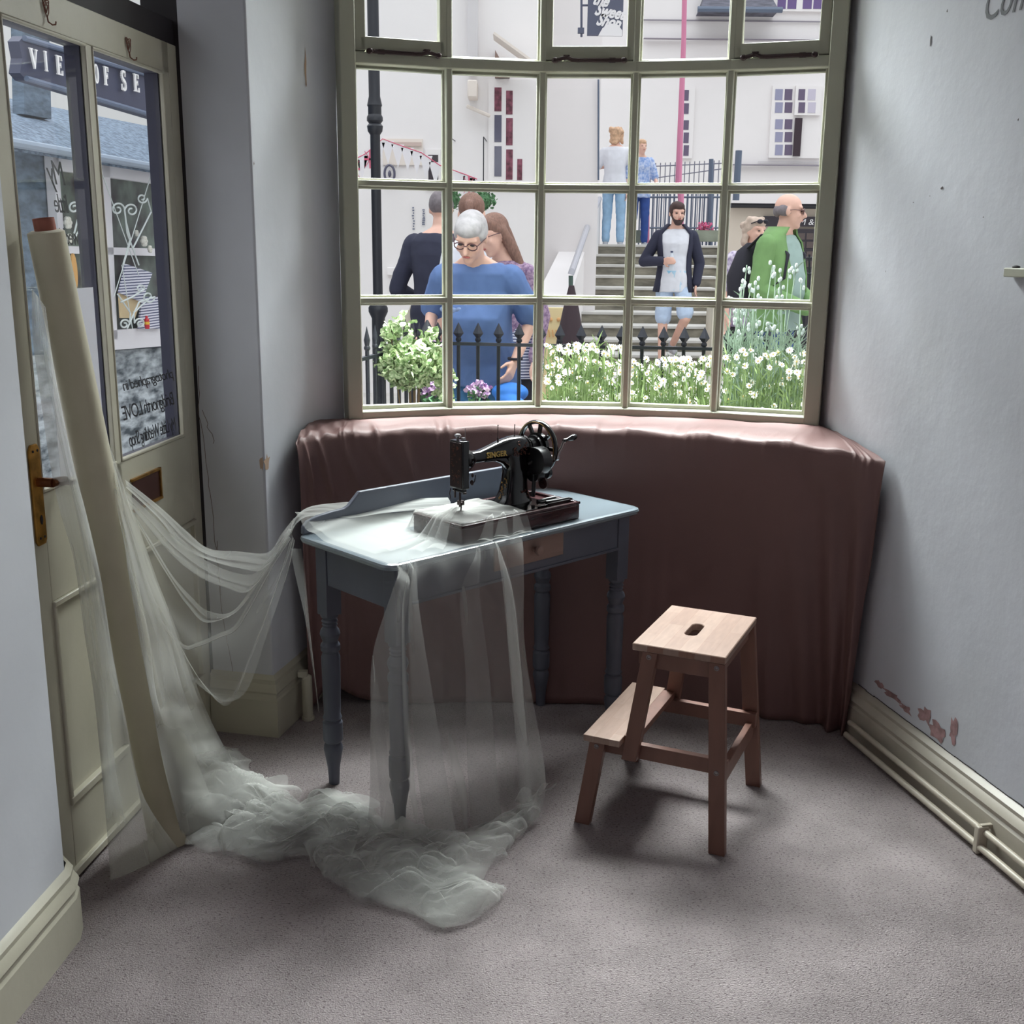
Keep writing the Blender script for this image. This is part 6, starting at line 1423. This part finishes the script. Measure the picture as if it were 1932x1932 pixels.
# 2  man in dark cardigan seen from behind, half hidden by the glazing bar
person('person', 'grey haired man in a dark cardigan turned away beside the lamp post', at_ground(829, 8.0, gz(8)), R(160), 1.82, head=(R(8), R(12), 0), arms={'elL': (.31, .05, 1.12), 'wrL': (.20, -.18, 1.02), 'elR': (-.28, 0, 1.12)}, shirt=J_navy, sleeve='long', trousers=J_black, hair=('short', J_dgrey), build=1.1, vox=.012, hands=True)
g = MB(); c = aty(789, 615, 8.05); 
loft(g, [(c + Vector((0, 0, -.14)), .11, .05, 0), (c + Vector((0, 0, -.02)), .115, .055, 0), (c + Vector((0, 0, .11)), .09, .03, 0)]); bag = g.build('shoulder_bag', mat('beige_canvas', (206, 196, 180), .85), smooth=R(60)); tag(bag, 'pale beige bag hanging beside the man in dark cardigan', 'bag')
g = MB(); g.tube([c + Vector((-.06, 0, .10)), c + Vector((.02, .0, .35)), c + Vector((.09, .03, .60))], .008, 6); g.build('strap', MATS['beige_canvas'], bag)
# 3  woman with tied-up hair behind the man in blue
person('person', 'woman with ponytail standing behind the bowing man', at_ground(892, 7.0, gz(7)), R(205), 1.79, head=(R(14), R(-30), 0), shirt=J_white, sleeve='short', trousers=J_black, hair=('pony', J_brown), build=.82, vox=.012)
# 4  girl with glasses and long hair
m_pat = mat('patterned_top', (176, 150, 172), .85, col2=(110, 84, 120), vscale=60)
rg, Jg, hpg, ug = person('person', 'girl with long brown hair and glasses beside the man in blue', at_ground(972, 6.5, gz(6.5)), R(-38), 1.67, head=(R(20), R(-12), R(-6)), lean=(.08, 0), shirt=m_pat, sleeve='long', trousers=J_black, hair=('long', J_brown), glasses='clear', build=.9, vox=.010)
g = MB(); st = Jg; hipz = .93 * ug; loft(g, [(Vector((0, 0, hipz - .16)), .178, .135, 0), (Vector((0, 0, hipz + .0)), .175, .133, 0), (Vector((0, 0, hipz + .12)), .160, .128, 0)], 24)
g.build('striped_shirt_hem', m_gst, rg, local=True, smooth=R(60), label='white hem with dark stripes')

# 5  bearded man coming down the steps
rb_, Jb, hpb, ub = person('person', 'bearded man in navy jacket and pale shorts on the steps', at_ground(1268, 12.3, .21), R(-6), 1.80, head=(R(4), R(14), 0),
    arms={'elR': (-.33, .02, 1.15), 'wrR': (-.13, -.20, 1.16), 'handR': {'palm': (1, -.1, 0), 'curl': .75}, 'elL': (.27, .04, 1.14), 'wrL': (.24, -.02, .92)}, legs={'knL': (.14, -.14, .56), 'anL': (.02, .16, .25), 'knR': (-.10, -.03, .50), 'anR': (-.10, -.08, .09)}, shirt=J_white, trousers=mat('pale_blue_shorts', (184, 202, 226), .85), shorts=True, hair=('short', J_dark), beard=J_dark, jacket=(J_navy, .80), vox=.010)
g = MB(); loft(g, [(Vector((0, 0, .83 * ub)), .183 * 1, .140, 0), (Vector((0, 0, .93 * ub)), .182, .140, 0), (Vector((0, 0, 1.03 * ub)), .166, .132, 0)], 20); g.build('dyed_shirt_hem', mat('sky_blue_dye', (150, 204, 232), .85, col2=(214, 226, 236), vscale=9), rb_, local=True, smooth=R(60), label='sky blue dyed lower shirt')
g = MB(); c = Jb['wrR'] + Vector((.09, -.03, .0)); g.lathe([(.028, -.09), (.03, -.08), (.03, .04), (.012, .075), (.012, .09)], c, 12); bt_ = g.build('water_bottle', mat('bottle_plastic', (206, 214, 224), .25)); bt_.matrix_basis = wmat(rb_); tag(bt_, 'clear water bottle in the right hand of the bearded man', 'bottle')
g = MB(); g.lathe([(.014, .088), (.014, .105)], c, 10); g.build('bottle_cap', mat('cap_dark_blue', (40, 50, 90), .5), bt_, local=True)

# 6  man in green fleece with rucksack
m_green = mat('green_fleece', (116, 152, 96), .9, var=.08, vscale=10); m_tee = mat('grey_green_tee', (150, 172, 166), .85)
rgm, Jm, hpm, um = person('person', 'balding man in green fleece with black rucksack, hands clasped', at_ground(1462, 8.2, gz(8.2)), R(52), 1.83, head=(R(6), R(26), 0),
    arms={'elR': (-.27, .02, 1.14), 'wrR': (-.06, -.28, 1.00), 'elL': (.27, -.02, 1.14), 'wrL': (.06, -.28, 1.02), 'handR': {'palm': (.6, .2, -.6), 'curl': .6}, 'handL': {'palm': (-.6, .2, -.6), 'curl': .6}}, shirt=m_tee, trousers=J_denimd, hair=('bald', J_dgrey), glasses='dark', jacket=(m_green, .62), build=1.12, belly=.05, vox=.009)
g = MB(); loft(g, [(Vector((0, .22, .98)), .13, .07, 0), (Vector((0, .25, 1.05)), .155, .11, 0), (Vector((0, .26, 1.22)), .15, .12, 0), (Vector((0, .23, 1.40)), .12, .08, 0), (Vector((0, .20, 1.46)), .07, .04, 0)]); rk = g.build('rucksack', J_black, None, smooth=math.pi); rk.matrix_basis = wmat(rgm); tag(rk, 'black rucksack on the back of the green fleece man', 'rucksack')
for s_ in (-1, 1):
    g = MB(); g.tube([(s_ * .11, .19, 1.42), (s_ * .125, .08, 1.515), (s_ * .13, -.05, 1.49), (s_ * .14, -.135, 1.38), (s_ * .165, -.13, 1.22), (s_ * .20, .0, 1.10), (s_ * .15, .18, 1.04)], .020, 8, flat=.4); g.build('shoulder_strap', J_black, rk, local=True)
# 7  woman behind him with sunglasses pushed up
m_floral = mat('pale_floral', (216, 206, 220), .85, col2=(140, 124, 160), vscale=34)
rw_, Jw, hpw, uw = person('person', 'fair woman with sunglasses on her head behind the green fleece man', at_ground(1409, 9.3, gz(9.3)), R(24), 1.66, head=(R(2), R(8), 0), shirt=m_floral, sleeve='short', trousers=J_black, hair=('bob', mat('fair_hair', (188, 168, 154), .8, var=.1, vscale=30)), vox=.011)
g = MB()
for s_ in (-1, 1): g.ell(hpw(s_ * .032, -.085, .088), (.028, .012, .018), 12, 6)
g.tube([hpw(-.07, -.02, .07), hpw(-.058, -.085, .09), hpw(0, -.10, .095), hpw(.058, -.085, .09), hpw(.07, -.02, .07)], .004, 6); g.build('sunglasses', J_black, rw_, local=True)
# 8, 9  two people at the head of the steps
person('person', 'ginger haired person in white top at the head of the steps', at_ground(1152, 16.3, 1.50), R(170), 1.66, head=(R(-4), R(20), 0), arms={'elL': (.26, -.02, 1.10), 'wrL': (.12, -.20, 1.12), 'elR': (-.26, -.02, 1.1), 'wrR': (-.1, -.2, 1.1)}, shirt=J_white, sleeve='short', trousers=mat('pale_jeans', (150, 184, 214), .85, var=.1, vscale=10), hair=('bob', J_red), vox=.014)
person('person', 'person in blue patterned top and dark jeans at the step head', at_ground(1198, 16.35, 1.50), R(10), 1.50, head=(0, R(10), 0), arms={'elL': (.22, -.02, .95), 'wrL': (.2, -.18, .85)}, legs={'anR': (-.13, .02, .09), 'anL': (.10, .02, .09)}, shirt=mat('blue_floral', (120, 150, 206), .85, col2=(196, 206, 230), vscale=30), sleeve='short', trousers=J_denimd, hair=('short', J_red), vox=.014)
